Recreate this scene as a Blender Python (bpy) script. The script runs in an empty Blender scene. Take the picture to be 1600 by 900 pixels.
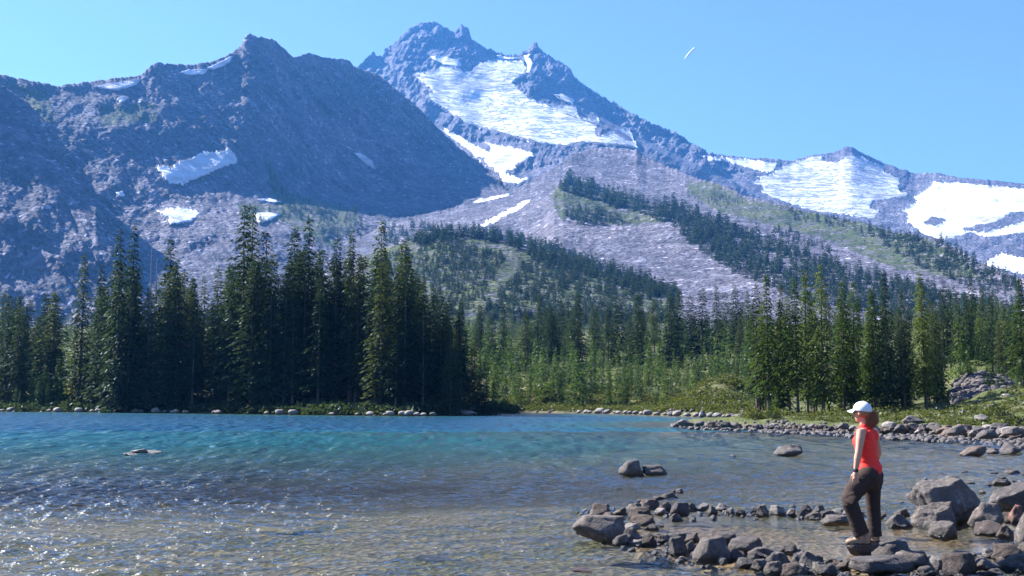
import bpy, math, random
import numpy as np
from mathutils import Vector, Matrix, Euler
from mathutils.bvhtree import BVHTree

# ------------------------------------------------------------------ camera, sky, sun
F, CZ = 1715.0, 1.81
PITCH = math.atan(172 / F)
CP, SP = math.cos(PITCH), math.sin(PITCH)
SUN_AZ, SUN_EL = math.radians(-60), math.radians(39)      # azimuth from +Y towards +X

sc = bpy.context.scene
COL = sc.collection
cam = bpy.data.objects.new("camera", bpy.data.cameras.new("camera"))
COL.objects.link(cam)
cam.location = (0, 0, CZ)
cam.rotation_euler = (math.pi / 2 + PITCH, 0, 0)
cam.data.sensor_width = 36
cam.data.lens = 36 * F / 1600
cam.data.clip_start = 0.1
cam.data.clip_end = 40000
sc.camera = cam

world = bpy.data.worlds.new("World")
sc.world = world
world.use_nodes = True
wn = world.node_tree
sky = wn.nodes.new("ShaderNodeTexSky")
sky.sky_type = 'NISHITA'
sky.sun_disc = False
sky.sun_elevation = SUN_EL
sky.sun_rotation = SUN_AZ
sky.altitude = 1800
sky.air_density = 1.5
sky.dust_density = 0.4
sky.ozone_density = 0.6
wn.nodes["Background"].inputs[1].default_value = 0.05
tint = wn.nodes.new("ShaderNodeMix"); tint.data_type = 'RGBA'; tint.blend_type = 'MULTIPLY'
tint.inputs[0].default_value = 1.0; tint.inputs[7].default_value = (0.61, 0.72, 1.06, 1)
wn.links.new(sky.outputs[0], tint.inputs[6]); wn.links.new(tint.outputs[2], wn.nodes["Background"].inputs[0])

sun = bpy.data.objects.new("sun", bpy.data.lights.new("sun", 'SUN'))
COL.objects.link(sun)
sun.data.energy = 5.0
sun.data.angle = math.radians(0.5)
sun.data.color = (1.0, 0.96, 0.90)
SDIR = Vector((math.sin(SUN_AZ) * math.cos(SUN_EL), math.cos(SUN_AZ) * math.cos(SUN_EL), math.sin(SUN_EL)))
sun.rotation_euler = (-SDIR).to_track_quat('-Z', 'Y').to_euler()

sc.view_settings.view_transform = 'Standard'
sc.view_settings.look = 'None'
sc.view_settings.exposure = 2.0
sc.view_settings.gamma = 1
sc.view_settings.use_curve_mapping = False
sc.render.engine = 'CYCLES'
sc.cycles.max_bounces = 6
sc.cycles.diffuse_bounces = 2
sc.cycles.glossy_bounces = 2
sc.cycles.transmission_bounces = 3
sc.cycles.transparent_max_bounces = 8
sc.cycles.volume_bounces = 0
sc.cycles.sample_clamp_direct = 1.2
sc.cycles.caustics_reflective = False
sc.cycles.caustics_refractive = False

HAZE_COL = (0.10, 0.38, 1.0, 1.0)
HAZE_D = 0.00008
sc.cycles.volume_step_rate = 10

rnd = random.Random(7)
nr = np.random.default_rng(7)

# ------------------------------------------------------------------ helpers
def P(px, py, d):
    """point on the ray of picture position (px, py) at world Y = d (arrays allowed)"""
    u = (np.asarray(px, float) - 800) / F
    v = (450 - np.asarray(py, float)) / F
    k = d / (CP - v * SP)
    return np.stack(np.broadcast_arrays(u * k, d + 0 * k, CZ + (SP + v * CP) * k), -1)

def wdist(py, z=0.0):
    """world Y at which the ray of row py meets height z"""
    v = (450 - py) / F
    return (z - CZ) * (CP - v * SP) / (SP + v * CP)

def W(px, py, z=0.0):
    return P(px, py, wdist(py, z))

_perm = nr.permutation(512)
_ga = nr.random(512) * 2 * math.pi
_gx, _gy = np.cos(_ga), np.sin(_ga)
def perlin(x, y):
    x = np.asarray(x, float); y = np.asarray(y, float)
    xi = np.floor(x).astype(int); yi = np.floor(y).astype(int)
    xf = x - xi; yf = y - yi
    u = xf * xf * xf * (xf * (xf * 6 - 15) + 10); v = yf * yf * yf * (yf * (yf * 6 - 15) + 10)
    def g(ix, iy, fx, fy):
        h = _perm[(_perm[ix & 511] + iy) & 511]
        return _gx[h] * fx + _gy[h] * fy
    a = g(xi, yi, xf, yf); b = g(xi + 1, yi, xf - 1, yf)
    c = g(xi, yi + 1, xf, yf - 1); d = g(xi + 1, yi + 1, xf - 1, yf - 1)
    return (a + u * (b - a)) * (1 - v) + (c + u * (d - c)) * v
def fbm(x, y, o=5, g=0.5, ridged=False):
    s = 0; a = 1.0
    for i in range(o):
        n = perlin(x * 2 ** i + 17.3 * i, y * 2 ** i - 9.1 * i)
        s = s + a * ((0.35 - np.abs(n)) * 1.6 if ridged else n)
        a *= g
    return s
def smooth(a, b, x):
    t = np.clip((x - a) / (b - a), 0, 1)
    return t * t * (3 - 2 * t)

def mesh_np(name, V, Q, attrs=None, smooth_shade=True):
    """V (n,3), Q (m,k) -> mesh"""
    V = np.asarray(V, np.float32); Q = np.asarray(Q, np.int32)
    me = bpy.data.meshes.new(name)
    me.vertices.add(len(V)); me.vertices.foreach_set("co", V.ravel())
    m, k = Q.shape
    me.loops.add(m * k); me.loops.foreach_set("vertex_index", Q.ravel())
    me.polygons.add(m)
    me.polygons.foreach_set("loop_start", np.arange(0, m * k, k, dtype=np.int32))
    me.polygons.foreach_set("loop_total", np.full(m, k, np.int32))
    if smooth_shade:
        me.polygons.foreach_set("use_smooth", np.ones(m, bool))
    me.update(calc_edges=True)
    for an, av in (attrs or {}).items():
        at = me.attributes.new(an, 'FLOAT', 'POINT')
        at.data.foreach_set("value", np.asarray(av, np.float32).ravel())
    return me

def link(name, me, mat=None, parent=None, loc=None):
    o = bpy.data.objects.new(name, me)
    COL.objects.link(o)
    if mat is not None and me is not None and len(me.materials) == 0:
        me.materials.append(mat)
    if parent is not None:
        o.parent = parent
    if loc is not None:
        o.location = loc
    return o
def tag(o, label=None, cat=None, group=None, kind=None):
    for k, v in (("label", label), ("category", cat), ("group", group), ("kind", kind)):
        if v:
            o[k] = v
    return o

def zone(px, cuts, names):
    for c_, n_ in zip(cuts, names):
        if px < c_: return n_
    return names[-1]
def grid_quads(nr_, nc):
    i = np.arange(nr_ * nc).reshape(nr_, nc)
    return np.stack([i[:-1, :-1], i[:-1, 1:], i[1:, 1:], i[1:, :-1]], -1).reshape(-1, 4)

# ------------------------------------------------------------------ materials
class N:
    def __init__(s, name):
        s.m = bpy.data.materials.new(name); s.m.use_nodes = True
        s.t = s.m.node_tree; s.b = s.t.nodes["Principled BSDF"]; s.out = s.t.nodes["Material Output"]
    def n(s, t, **kw):
        x = s.t.nodes.new("ShaderNode" + t)
        for k, v in kw.items():
            setattr(x, k, v)
        return x
    def l(s, a, b):
        s.t.links.new(a, b)
    def coord(s, kind="Object", scale=(1, 1, 1), rot=(0, 0, 0)):
        mp = s.n("Mapping"); mp.inputs["Scale"].default_value = scale; mp.inputs["Rotation"].default_value = rot
        if kind == "World":
            s.l(s.n("NewGeometry").outputs["Position"], mp.inputs[0])
        else:
            s.l(s.n("TexCoord").outputs[kind], mp.inputs[0])
        return mp.outputs[0]
    def noise(s, vec, scale, detail=5, rough=0.6, dist=0.0):
        x = s.n("TexNoise"); x.inputs["Scale"].default_value = scale; x.inputs["Detail"].default_value = detail
        x.inputs["Roughness"].default_value = rough; x.inputs["Distortion"].default_value = dist
        s.l(vec, x.inputs["Vector"]); return x.outputs[0]
    def voro(s, vec, scale, out="Distance", feature='F1'):
        x = s.n("TexVoronoi", feature=feature); x.inputs["Scale"].default_value = scale
        s.l(vec, x.inputs["Vector"]); return x.outputs[out]
    def ramp(s, fac, stops):
        x = s.n("ValToRGB"); e = x.color_ramp.elements
        while len(e) < len(stops): e.new(0.5)
        for q, (p, c) in zip(e, stops):
            q.position = p; q.color = (*c, 1) if hasattr(c, "__len__") else (c, c, c, 1)
        s.l(fac, x.inputs[0]); return x.outputs[0]
    def mix(s, fac, a, b, mode='MIX'):
        x = s.n("Mix", data_type='RGBA', blend_type=mode)
        for v, i in ((fac, 0), (a, 6), (b, 7)):
            if isinstance(v, (int, float)): x.inputs[i].default_value = v
            elif isinstance(v, tuple): x.inputs[i].default_value = (*v, 1)
            else: s.l(v, x.inputs[i])
        return x.outputs[2]
    def math(s, op, a, b=0.0, clamp=False):
        x = s.n("Math", operation=op, use_clamp=clamp)
        for v, i in ((a, 0), (b, 1)):
            if isinstance(v, (int, float)): x.inputs[i].default_value = v
            else: s.l(v, x.inputs[i])
        return x.outputs[0]
    def attr(s, name):
        x = s.n("Attribute"); x.attribute_name = name; return x.outputs["Fac"]
    def bump(s, h, strength, dist, normal=None):
        x = s.n("Bump"); x.inputs["Strength"].default_value = strength; x.inputs["Distance"].default_value = dist
        s.l(h, x.inputs["Height"])
        if normal is not None: s.l(normal, x.inputs["Normal"])
        return x.outputs[0]
    def base(s, col=None, rough=None, normal=None, spec=None):
        for v, k in ((col, "Base Color"), (rough, "Roughness"), (normal, "Normal"), (spec, "Specular IOR Level")):
            if v is None: continue
            if isinstance(v, (int, float)): s.b.inputs[k].default_value = v
            elif isinstance(v, tuple): s.b.inputs[k].default_value = (*v, 1)
            else: s.l(v, s.b.inputs[k])
        return s.m
    def sep(s, vec, i):
        x = s.n("SeparateXYZ"); s.l(vec, x.inputs[0]); return x.outputs[i]

def mat_mountain():
    m = N("mountain_rock")
    w = m.coord("World")
    big = m.noise(w, 0.004, 6, 0.6)
    mid = m.noise(w, 0.03, 7, 0.65)
    fine = m.voro(m.coord("World"), 0.16)
    dwn = m.n("TexNoise"); dwn.inputs["Scale"].default_value = 0.06; dwn.inputs["Detail"].default_value = 4; m.l(w, dwn.inputs["Vector"])
    dwx = m.n("VectorMath", operation='MULTIPLY_ADD'); m.l(dwn.outputs[1], dwx.inputs[0]); dwx.inputs[1].default_value = (30, 30, 30); m.l(w, dwx.inputs[2]); dw = dwx.outputs[0]
    c = m.ramp(big, [(0.3, (0.095, 0.10, 0.135)), (0.5, (0.155, 0.155, 0.195)), (0.7, (0.225, 0.215, 0.245))])
    c = m.mix(0.7, c, m.ramp(mid, [(0.3, (0.3, 0.3, 0.32)), (0.5, (0.55, 0.53, 0.53)), (0.72, (1.0, 0.98, 0.96))]), 'MULTIPLY')
    stones = m.ramp(m.voro(w, 0.22, "Color"), [(0.0, 0.45), (0.6, 0.9), (0.84, 1.15), (0.93, 2.8)])
    c = m.mix(1.0, c, stones, 'MULTIPLY')
    c = m.mix(1.0, c, (1.05, 1.05, 1.12), 'MULTIPLY')
    st = m.noise(m.coord("World", (1, 1, 0.16), (0.0, 0.55, 0.0)), 0.035, 5, 0.7, 0.4)
    c = m.mix(0.75, c, m.ramp(st, [(0.35, 0.55), (0.5, 1.0), (0.66, 1.6)]), 'MULTIPLY')
    vg = m.math('MULTIPLY', m.attr("veg"), m.ramp(m.noise(w, 0.05, 6, 0.75), [(0.36, 0.0), (0.54, 1.0)]), True)
    vc = m.ramp(m.noise(w, 0.02, 5), [(0.3, (0.028, 0.045, 0.02)), (0.55, (0.055, 0.075, 0.028)), (0.75, (0.12, 0.12, 0.05))])
    c = m.mix(vg, c, vc)
    h = m.math('ADD', m.math('MULTIPLY', mid, 4.0), m.math('MULTIPLY', fine, 0.5))
    h = m.math('ADD', h, m.math('MULTIPLY', m.noise(w, 0.15, 4, 0.7), 3.0))
    h = m.math('ADD', h, m.math('MULTIPLY', m.voro(dw, 0.12), -2.2))
    return m.base(c, 0.95, m.bump(h, 1.0, 1.2), 0.15)

def mat_snow():
    m = N("snow")
    w = m.coord("World")
    d = m.ramp(m.noise(m.coord("World", (0.6, 1, 3)), 0.008, 7, 0.68, 1.0), [(0.42, 0.0), (0.72, 1.0)])
    c = m.mix(d, (0.66, 0.69, 0.74), (0.30, 0.28, 0.27))
    cr = m.ramp(m.noise(m.coord("World", (0.35, 1.0, 1.6)), 0.022, 6, 0.6, 2.2), [(0.455, 1.0), (0.5, 0.0), (0.53, 1.0)])
    ice = m.math('MULTIPLY', m.attr("ice"), m.math('SUBTRACT', 1.0, cr), True)
    c = m.mix(ice, c, (0.13, 0.20, 0.29))
    h = m.math('ADD', m.math('MULTIPLY', m.noise(m.coord("World", (0.7, 1, 1.0)), 0.02, 5, 0.55, 0.6), 9.0), m.math('MULTIPLY', ice, -6.0))
    return m.base(c, 0.7, m.bump(h, 0.9, 1.3), 0.2)

def mat_ground():
    m = N("ground_soil")
    w = m.coord("World")
    z = m.sep(w, 2)
    g = m.ramp(m.noise(w, 0.35, 6, 0.7), [(0.32, (0.05, 0.065, 0.02)), (0.5, (0.075, 0.09, 0.028)), (0.62, (0.13, 0.125, 0.055)), (0.74, (0.19, 0.16, 0.12))])
    peb = m.ramp(m.voro(w, 9.0, "Color"), [(0, (0.03, 0.026, 0.02)), (0.5, (0.105, 0.09, 0.066)), (1, (0.25, 0.215, 0.155))])
    bed = m.mix(m.noise(w, 1.3, 6, 0.7), peb, m.mix(m.attr("pool"), (0.115, 0.092, 0.055), (0.27, 0.15, 0.05)))
    bed = m.mix(m.ramp(m.noise(m.coord("World", (0.35, 1, 1)), 0.55, 5, 0.65), [(0.55, 0.0), (0.66, 0.7)]), bed, (0.03, 0.027, 0.022))
    bed = m.mix(m.ramp(m.noise(w, 0.5, 4), [(0.5, 0.0), (0.62, 0.6)]), bed, (0.065, 0.065, 0.02))
    land = m.n("MapRange"); land.inputs[1].default_value = 0.04; land.inputs[2].default_value = 0.3; m.l(z, land.inputs[0])
    c = m.mix(land.outputs[0], bed, g)
    h = m.math('ADD', m.noise(w, 3.0, 6, 0.7), m.math('MULTIPLY', m.voro(w, 9.0), 0.6))
    return m.base(c, 0.92, m.bump(h, 0.8, 0.15), 0.2)

def mat_water():
    m = N("lake_water")
    w = m.coord("World")
    dep = m.attr("depth"); calm = m.attr("calm")
    # ripples finer than the modelled waves
    n1 = m.noise(m.coord("World", (1.0, 1.9, 1.0), (0, 0, 0.25)), 4.2, 3, 0.55, 0.3)
    n2 = m.noise(m.coord("World", (1.0, 1.7, 1.0), (0, 0, -0.3)), 9.0, 3, 0.5)
    n3 = m.noise(m.coord("World", (1.3, 0.42, 1.0), (0, 0, 0.1)), 0.9, 2, 0.5, 0.2)
    farw = m.n("MapRange"); farw.inputs[1].default_value = 18; farw.inputs[2].default_value = 60; farw.inputs[3].default_value = 0.0; farw.inputs[4].default_value = 5.0; m.l(m.sep(w, 1), farw.inputs[0])
    nw = m.n("MapRange"); nw.inputs[1].default_value = 15; nw.inputs[2].default_value = 70; nw.inputs[3].default_value = 0.85; nw.inputs[4].default_value = 0.25; m.l(m.sep(w, 1), nw.inputs[0])
    h = m.math('MULTIPLY', m.math('ADD', m.math('MULTIPLY', n1, 1.0), m.math('MULTIPLY', n2, 0.16)), nw.outputs[0])
    h = m.math('ADD', h, m.math('MULTIPLY', n3, farw.outputs[0]))
    b = m.n("Bump"); b.inputs["Distance"].default_value = 0.15
    m.l(h, b.inputs["Height"]); m.l(m.math('SUBTRACT', 1.0, m.math('MULTIPLY', calm, 0.965)), b.inputs["Strength"])
    nrm = b.outputs[0]
    body = m.n("BsdfDiffuse")
    dc = m.n("MapRange"); dc.inputs[1].default_value = 0.8; dc.inputs[2].default_value = 5.0; m.l(dep, dc.inputs[0])
    col = m.ramp(dc.outputs[0], [(0.0, (0.05, 0.075, 0.052)), (0.3, (0.005, 0.08, 0.085)), (0.7, (0.001, 0.085, 0.135)), (1.0, (0.001, 0.06, 0.13))])
    m.l(col, body.inputs[0]); m.l(nrm, body.inputs["Normal"])
    tr = m.n("BsdfTransparent"); tr.inputs[0].default_value = (0.84, 0.87, 0.84, 1)
    mx = m.n("MixShader")
    m.l(m.math('SUBTRACT', 1.0, m.math('POWER', 2.718, m.math('MULTIPLY', m.math('MAXIMUM', m.math('SUBTRACT', dep, 0.6), 0.0), -0.85))), mx.inputs[0])
    m.l(tr.outputs[0], mx.inputs[1]); m.l(body.outputs[0], mx.inputs[2])
    gl = m.n("BsdfGlossy"); gl.inputs["Roughness"].default_value = 0.15; m.l(nrm, gl.inputs["Normal"])
    fr = m.n("Fresnel"); bf = m.n("NewGeometry").outputs["Backfacing"]; m.l(m.math('ADD', 1.333, m.math('MULTIPLY', bf, 0.75 - 1.333)), fr.inputs[0]); m.l(nrm, fr.inputs["Normal"])
    m2 = m.n("MixShader"); m.l(fr.outputs[0], m2.inputs[0]); m.l(mx.outputs[0], m2.inputs[1]); m.l(gl.outputs[0], m2.inputs[2])
    m.l(m2.outputs[0], m.out.inputs[0])
    m.t.nodes.remove(m.b)
    return m.m

def mat_rock(name, tint, seed):
    m = N(name)
    o = m.coord("Object"); w = m.coord("World")
    rd = m.n("ObjectInfo").outputs["Random"]
    big = m.noise(o, 1.6 + seed * 0.1, 6, 0.65)
    c = m.ramp(big, [(0.3, tuple(t * 0.6 for t in tint)), (0.52, tint), (0.7, tuple(min(1, t * 1.45) for t in tint))])
    c = m.mix(m.ramp(m.noise(w, 26, 5, 0.75), [(0.4, 0.0), (0.62, 0.5)]), c, tuple(t * 0.45 for t in tint))
    c = m.mix(m.ramp(m.noise(w, 7, 6, 0.75), [(0.55, 0.0), (0.66, 0.75)]), c, tuple(min(1, t * 1.7 + 0.05) for t in tint))
    vary = m.ramp(rd, [(0, (0.7, 0.68, 0.7)), (0.5, (1.0, 0.97, 0.93)), (1, (1.25, 1.15, 1.05))])
    c = m.mix(1.0, c, vary, 'MULTIPLY')
    z = m.sep(w, 2)
    wet = m.n("MapRange"); wet.inputs[1].default_value = 0.035; wet.inputs[2].default_value = 0.06; wet.inputs[3].default_value = 1; wet.inputs[4].default_value = 0
    m.l(m.math('ADD', z, m.math('MULTIPLY', m.math('SUBTRACT', m.noise(w, 9, 3), 0.5), 0.08)), wet.inputs[0])
    c = m.mix(m.math('MULTIPLY', wet.outputs[0], 0.75), c, tuple(t * 0.16 for t in tint))
    rg = m.math('SUBTRACT', 0.85, m.math('MULTIPLY', wet.outputs[0], 0.55))
    h = m.math('ADD', m.noise(o, 5, 8, 0.72), m.math('MULTIPLY', m.noise(w, 30, 5, 0.7), 0.25))
    return m.base(c, rg, m.bump(h, 1.0, 0.06), 0.35)

def mat_leaf(name, c0, c1, c2, trans=0.35):
    m = N(name)
    rd = m.n("ObjectInfo").outputs["Random"]
    o = m.coord("Object"); w = m.coord("World")
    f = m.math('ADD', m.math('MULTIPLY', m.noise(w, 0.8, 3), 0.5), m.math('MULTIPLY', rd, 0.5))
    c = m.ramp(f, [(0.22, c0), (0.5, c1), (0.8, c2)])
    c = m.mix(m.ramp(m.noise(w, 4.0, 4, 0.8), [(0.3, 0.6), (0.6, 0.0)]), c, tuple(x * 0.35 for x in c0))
    d = m.n("BsdfDiffuse"); t = m.n("BsdfTranslucent"); mx = m.n("MixShader"); mx.inputs[0].default_value = trans
    m.l(c, d.inputs[0]); m.l(m.mix(1.0, c, (1.3, 1.4, 0.7), 'MULTIPLY'), t.inputs[0])
    m.l(d.outputs[0], mx.inputs[1]); m.l(t.outputs[0], mx.inputs[2])
    g = m.n("BsdfGlossy"); g.inputs["Roughness"].default_value = 0.45; g.inputs[0].default_value = (0.8, 0.9, 1, 1)
    m2 = m.n("MixShader"); m2.inputs[0].default_value = 0.012
    m.l(mx.outputs[0], m2.inputs[1]); m.l(g.outputs[0], m2.inputs[2])
    m.l(m2.outputs[0], m.out.inputs[0]); m.t.nodes.remove(m.b)
    return m.m

def mat_bark():
    m = N("bark")
    o = m.coord("World", (1, 1, 0.25))
    c = m.ramp(m.noise(o, 5, 6, 0.7), [(0.3, (0.04, 0.03, 0.025)), (0.55, (0.13, 0.10, 0.085)), (0.75, (0.26, 0.23, 0.21))])
    return m.base(c, 0.95, m.bump(m.noise(o, 12, 5), 0.7, 0.05), 0.1)
def mat_simple(name, col, rough=0.8, nscale=30, amt=0.25, bump=0.01, spec=0.3):
    m = N(name)
    o = m.coord("Object")
    n = m.noise(o, nscale, 5, 0.65)
    c = m.mix(m.ramp(n, [(0.3, 0.0), (0.7, 1.0)]), tuple(x * (1 - amt) for x in col), tuple(min(1, x * (1 + amt)) for x in col))
    return m.base(c, rough, m.bump(n, 0.6, bump), spec)

M_MT, M_SNOW, M_GROUND, M_WATER = mat_mountain(), mat_snow(), mat_ground(), mat_water()
M_ROCK = [mat_rock("grey_rock", (0.14, 0.125, 0.12), 0), mat_rock("brown_rock", (0.125, 0.097, 0.085), 3), mat_rock("pale_rock", (0.25, 0.235, 0.225), 6), mat_rock("red_rock", (0.27, 0.15, 0.12), 2)]
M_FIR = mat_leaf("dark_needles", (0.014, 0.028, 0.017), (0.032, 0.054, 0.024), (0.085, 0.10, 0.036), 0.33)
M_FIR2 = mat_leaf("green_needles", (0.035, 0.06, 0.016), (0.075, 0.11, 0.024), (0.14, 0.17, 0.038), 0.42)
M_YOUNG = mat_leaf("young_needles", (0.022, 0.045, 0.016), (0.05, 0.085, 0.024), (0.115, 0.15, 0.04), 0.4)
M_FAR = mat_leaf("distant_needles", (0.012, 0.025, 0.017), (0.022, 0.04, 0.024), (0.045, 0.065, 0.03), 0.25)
M_BUSH = mat_leaf("shrub_leaves", (0.025, 0.036, 0.012), (0.06, 0.075, 0.02), (0.14, 0.14, 0.045), 0.4)
M_GOLD = mat_leaf("yellow_leaves", (0.25, 0.19, 0.02), (0.42, 0.34, 0.03), (0.5, 0.25, 0.06), 0.45)
M_BARK = mat_bark()
M_DEAD = mat_simple("weathered_wood", (0.33, 0.31, 0.30), 0.9, 12, 0.35, 0.01)

# ------------------------------------------------------------------ picture-traced outlines
def z1(pts): return [(x / 3.019, 40 + y / 3.019) for x, y in pts]
def z2(pts): return [(530 + x / 3.019, 20 + y / 3.019) for x, y in pts]
def z3(pts): return [(1060 + x / 2.963, 200 + y / 2.963) for x, y in pts]
def z4(pts): return [(x / 2.647, 320 + y / 2.647) for x, y in pts]
def z5(pts): return [(530 + x / 2.5, 300 + y / 2.5) for x, y in pts]

# ------------------------------------------------------------------ mountains: lofted surfaces
SNOWS = []
def SN(*a, **k): SNOWS.append((a, k))
SN("glacier", z2([(345,290),(440,275),(480,252),(560,258),(590,275),(640,275),(660,235),(745,215),(780,225),(870,225),(885,265),(880,295),(820,330),(850,360),(890,395),(940,425),(1000,435),(1060,440),(1120,440),(1130,490),(1180,500),(1215,490),(1235,515),(1205,560),(1215,580),(1290,560),(1325,540),(1365,545),(1400,600),(1415,650),(1370,635),(1300,630),(1240,625),(1150,615),(1080,630),(950,625),(860,600),(790,580),(700,555),(600,525),(530,480),(460,440),(405,400),(440,375),(420,355),(370,310)]),
     "large crevassed glacier filling the bowl below the jagged central summit", "glacier", 1.0)
G_S = "snow patches on the mountain slopes"
SN("snowfield", z2([(430,205),(470,198),(560,220),(580,245),(560,258),(500,248),(450,225)]), "small blue-white snow patch under the highest summit crags", group=G_S)
SN("snowfield", z2([(740,198),(800,210),(845,213),(850,219),(760,226)]), "thin snow strip in the saddle between the twin summits", group=G_S)
SN("snowfield", z2([(872,200),(905,195),(900,215),(918,235),(898,290),(880,285),(888,250),(876,225)]), "narrow steep snow chute beside the pointed right pinnacle", group=G_S)
SN("snowfield", z2([(1010,385),(1050,380),(1110,410),(1100,435),(1050,415)]), "small isolated snow patch on dark rock above the glacier's right arm", group=G_S)
SN("snowfield", z2([(455,540),(500,545),(560,575),(640,620),(705,655),(712,640),(680,610),(740,615),(820,635),(900,650),(925,670),(900,690),(850,715),(830,750),(780,750),(850,780),(930,765),(1000,720),(1045,715),(1050,750),(1030,775),(960,770),(900,785),(860,812),(790,810),(750,790),(755,770),(730,740),(650,690),(560,620),(500,580)]), "forked snowfield in the gully between left ridge and moraine", group=G_S)
SN("snowfield", z2([(65,660),(95,658),(150,690),(180,745),(130,720)]), "small pointed snow patch alone on the shaded ridge face", group=G_S)
SN("snowfield", z5([(495,30),(560,22),(640,10),(690,0),(660,20),(560,45),(515,45)]), "thin curved snow streak, upper of two streaks above the wooded hill", group=G_S)
SN("snowfield", z5([(550,125),(600,98),(690,52),(755,20),(745,45),(700,77),(650,97),(590,132),(555,139)]), "thin slanting snow streak, lower of two streaks above the wooded hill", group=G_S)
SN("snowfield", z1([(430,290),(560,266),(660,250),(645,280),(560,306),(500,302)]), "snow strip along the crest of the left ridge's low saddle", group=G_S)
SN("snowfield", z1([(545,350),(560,338),(578,330),(612,340),(590,356),(570,368)]), "small broken snow scrap below the low saddle", group=G_S)
SN("snowfield", z1([(835,222),(890,206),(985,204),(965,228),(900,236)]), "flat snow patch on the crest left of the ridge's highest crag", group=G_S)
SN("snowfield", z1([(965,204),(1100,140),(1085,175),(1010,210)]), "slanting snow strip leaning against the ridge's highest crag", group=G_S)
SN("snowfield", z1([(725,665),(780,655),(810,670),(840,640),(900,625),(950,595),(1060,590),(1070,562),(1110,605),(1125,650),(1060,665),(1000,695),(930,720),(860,752),(790,748),(760,700)]), "broad shaded blue snowfield low on the left ridge", group=G_S)
SN("snowfield", z1([(545,785),(580,778),(590,805),(560,808)]), "tiny snow spot left of the shaded blue snowfield", group=G_S)
SN("snowfield", z4([(640,28),(700,12),(780,10),(835,35),(790,70),(700,85),(695,60)]), "bright oval snow patch on rubble above the left grove", group=G_S)
SN("snowfield", z4([(1050,35),(1100,28),(1165,38),(1120,65),(1070,80)]), "bright snow patch just right of the tallest tree top", group=G_S)
SN("snowfield", z1([(1205,822),(1270,812),(1330,830),(1300,840)]), "thin snow strip above the patch by the tallest tree top", group=G_S)
SN("snowfield", z3([(85,125),(165,130),(340,145),(460,165),(450,200),(420,215),(330,190),(240,165),(140,150)]), "long thin dusty snow slope left of the right-hand peak", group=G_S)
SN("glacier", z3([(460,190),(520,160),(620,130),(700,125),(660,150),(740,155),(800,115),(850,130),(950,180),(960,205),(1035,235),(1020,290),(1070,300),(1060,325),(900,345),(890,370),(930,380),(910,430),(780,410),(620,390),(530,360),(440,330),(380,300),(390,275),(300,255),(380,235),(340,225),(430,215)]), "bright crevassed glacier below the small dark right-hand peak", "glacier", 0.8)
SN("snowfield", z3([(1180,250),(1300,252),(1600,280),(1700,285),(1700,390),(1540,400),(1480,440),(1320,475),(1430,480),(1600,430),(1700,400),(1700,480),(1600,490),(1430,515),(1360,490),(1240,525),(1170,520),(1120,490),(1050,440),(1065,415),(1030,385),(1100,340),(1085,320),(1140,290)]), "wide smooth snowfield at the far right of the range", holes=[z3([(1140,445),(1180,420),(1245,428),(1190,450)])], group=G_S)
SN("snowfield", z3([(1405,635),(1490,575),(1600,600),(1700,600),(1700,680),(1560,675)]), "low snow patch behind the right-hand treeline, below the wide snowfield", group=G_S)


MT = []
VEG = []      # picture polygons of green slopes: used to tint terrain where meadow grows
def inpoly(px, py, poly):
    poly = np.asarray(poly, float)
    ins = np.zeros(np.shape(px), bool)
    n = len(poly); j = n - 1
    for i in range(n):
        xi, yi = poly[i]; xj, yj = poly[j]
        cond = ((yi > py) != (yj > py)) & (px < (xj - xi) * (py - yi) / (yj - yi + 1e-9) + xi)
        ins ^= cond
        j = i
    return ins

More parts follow.
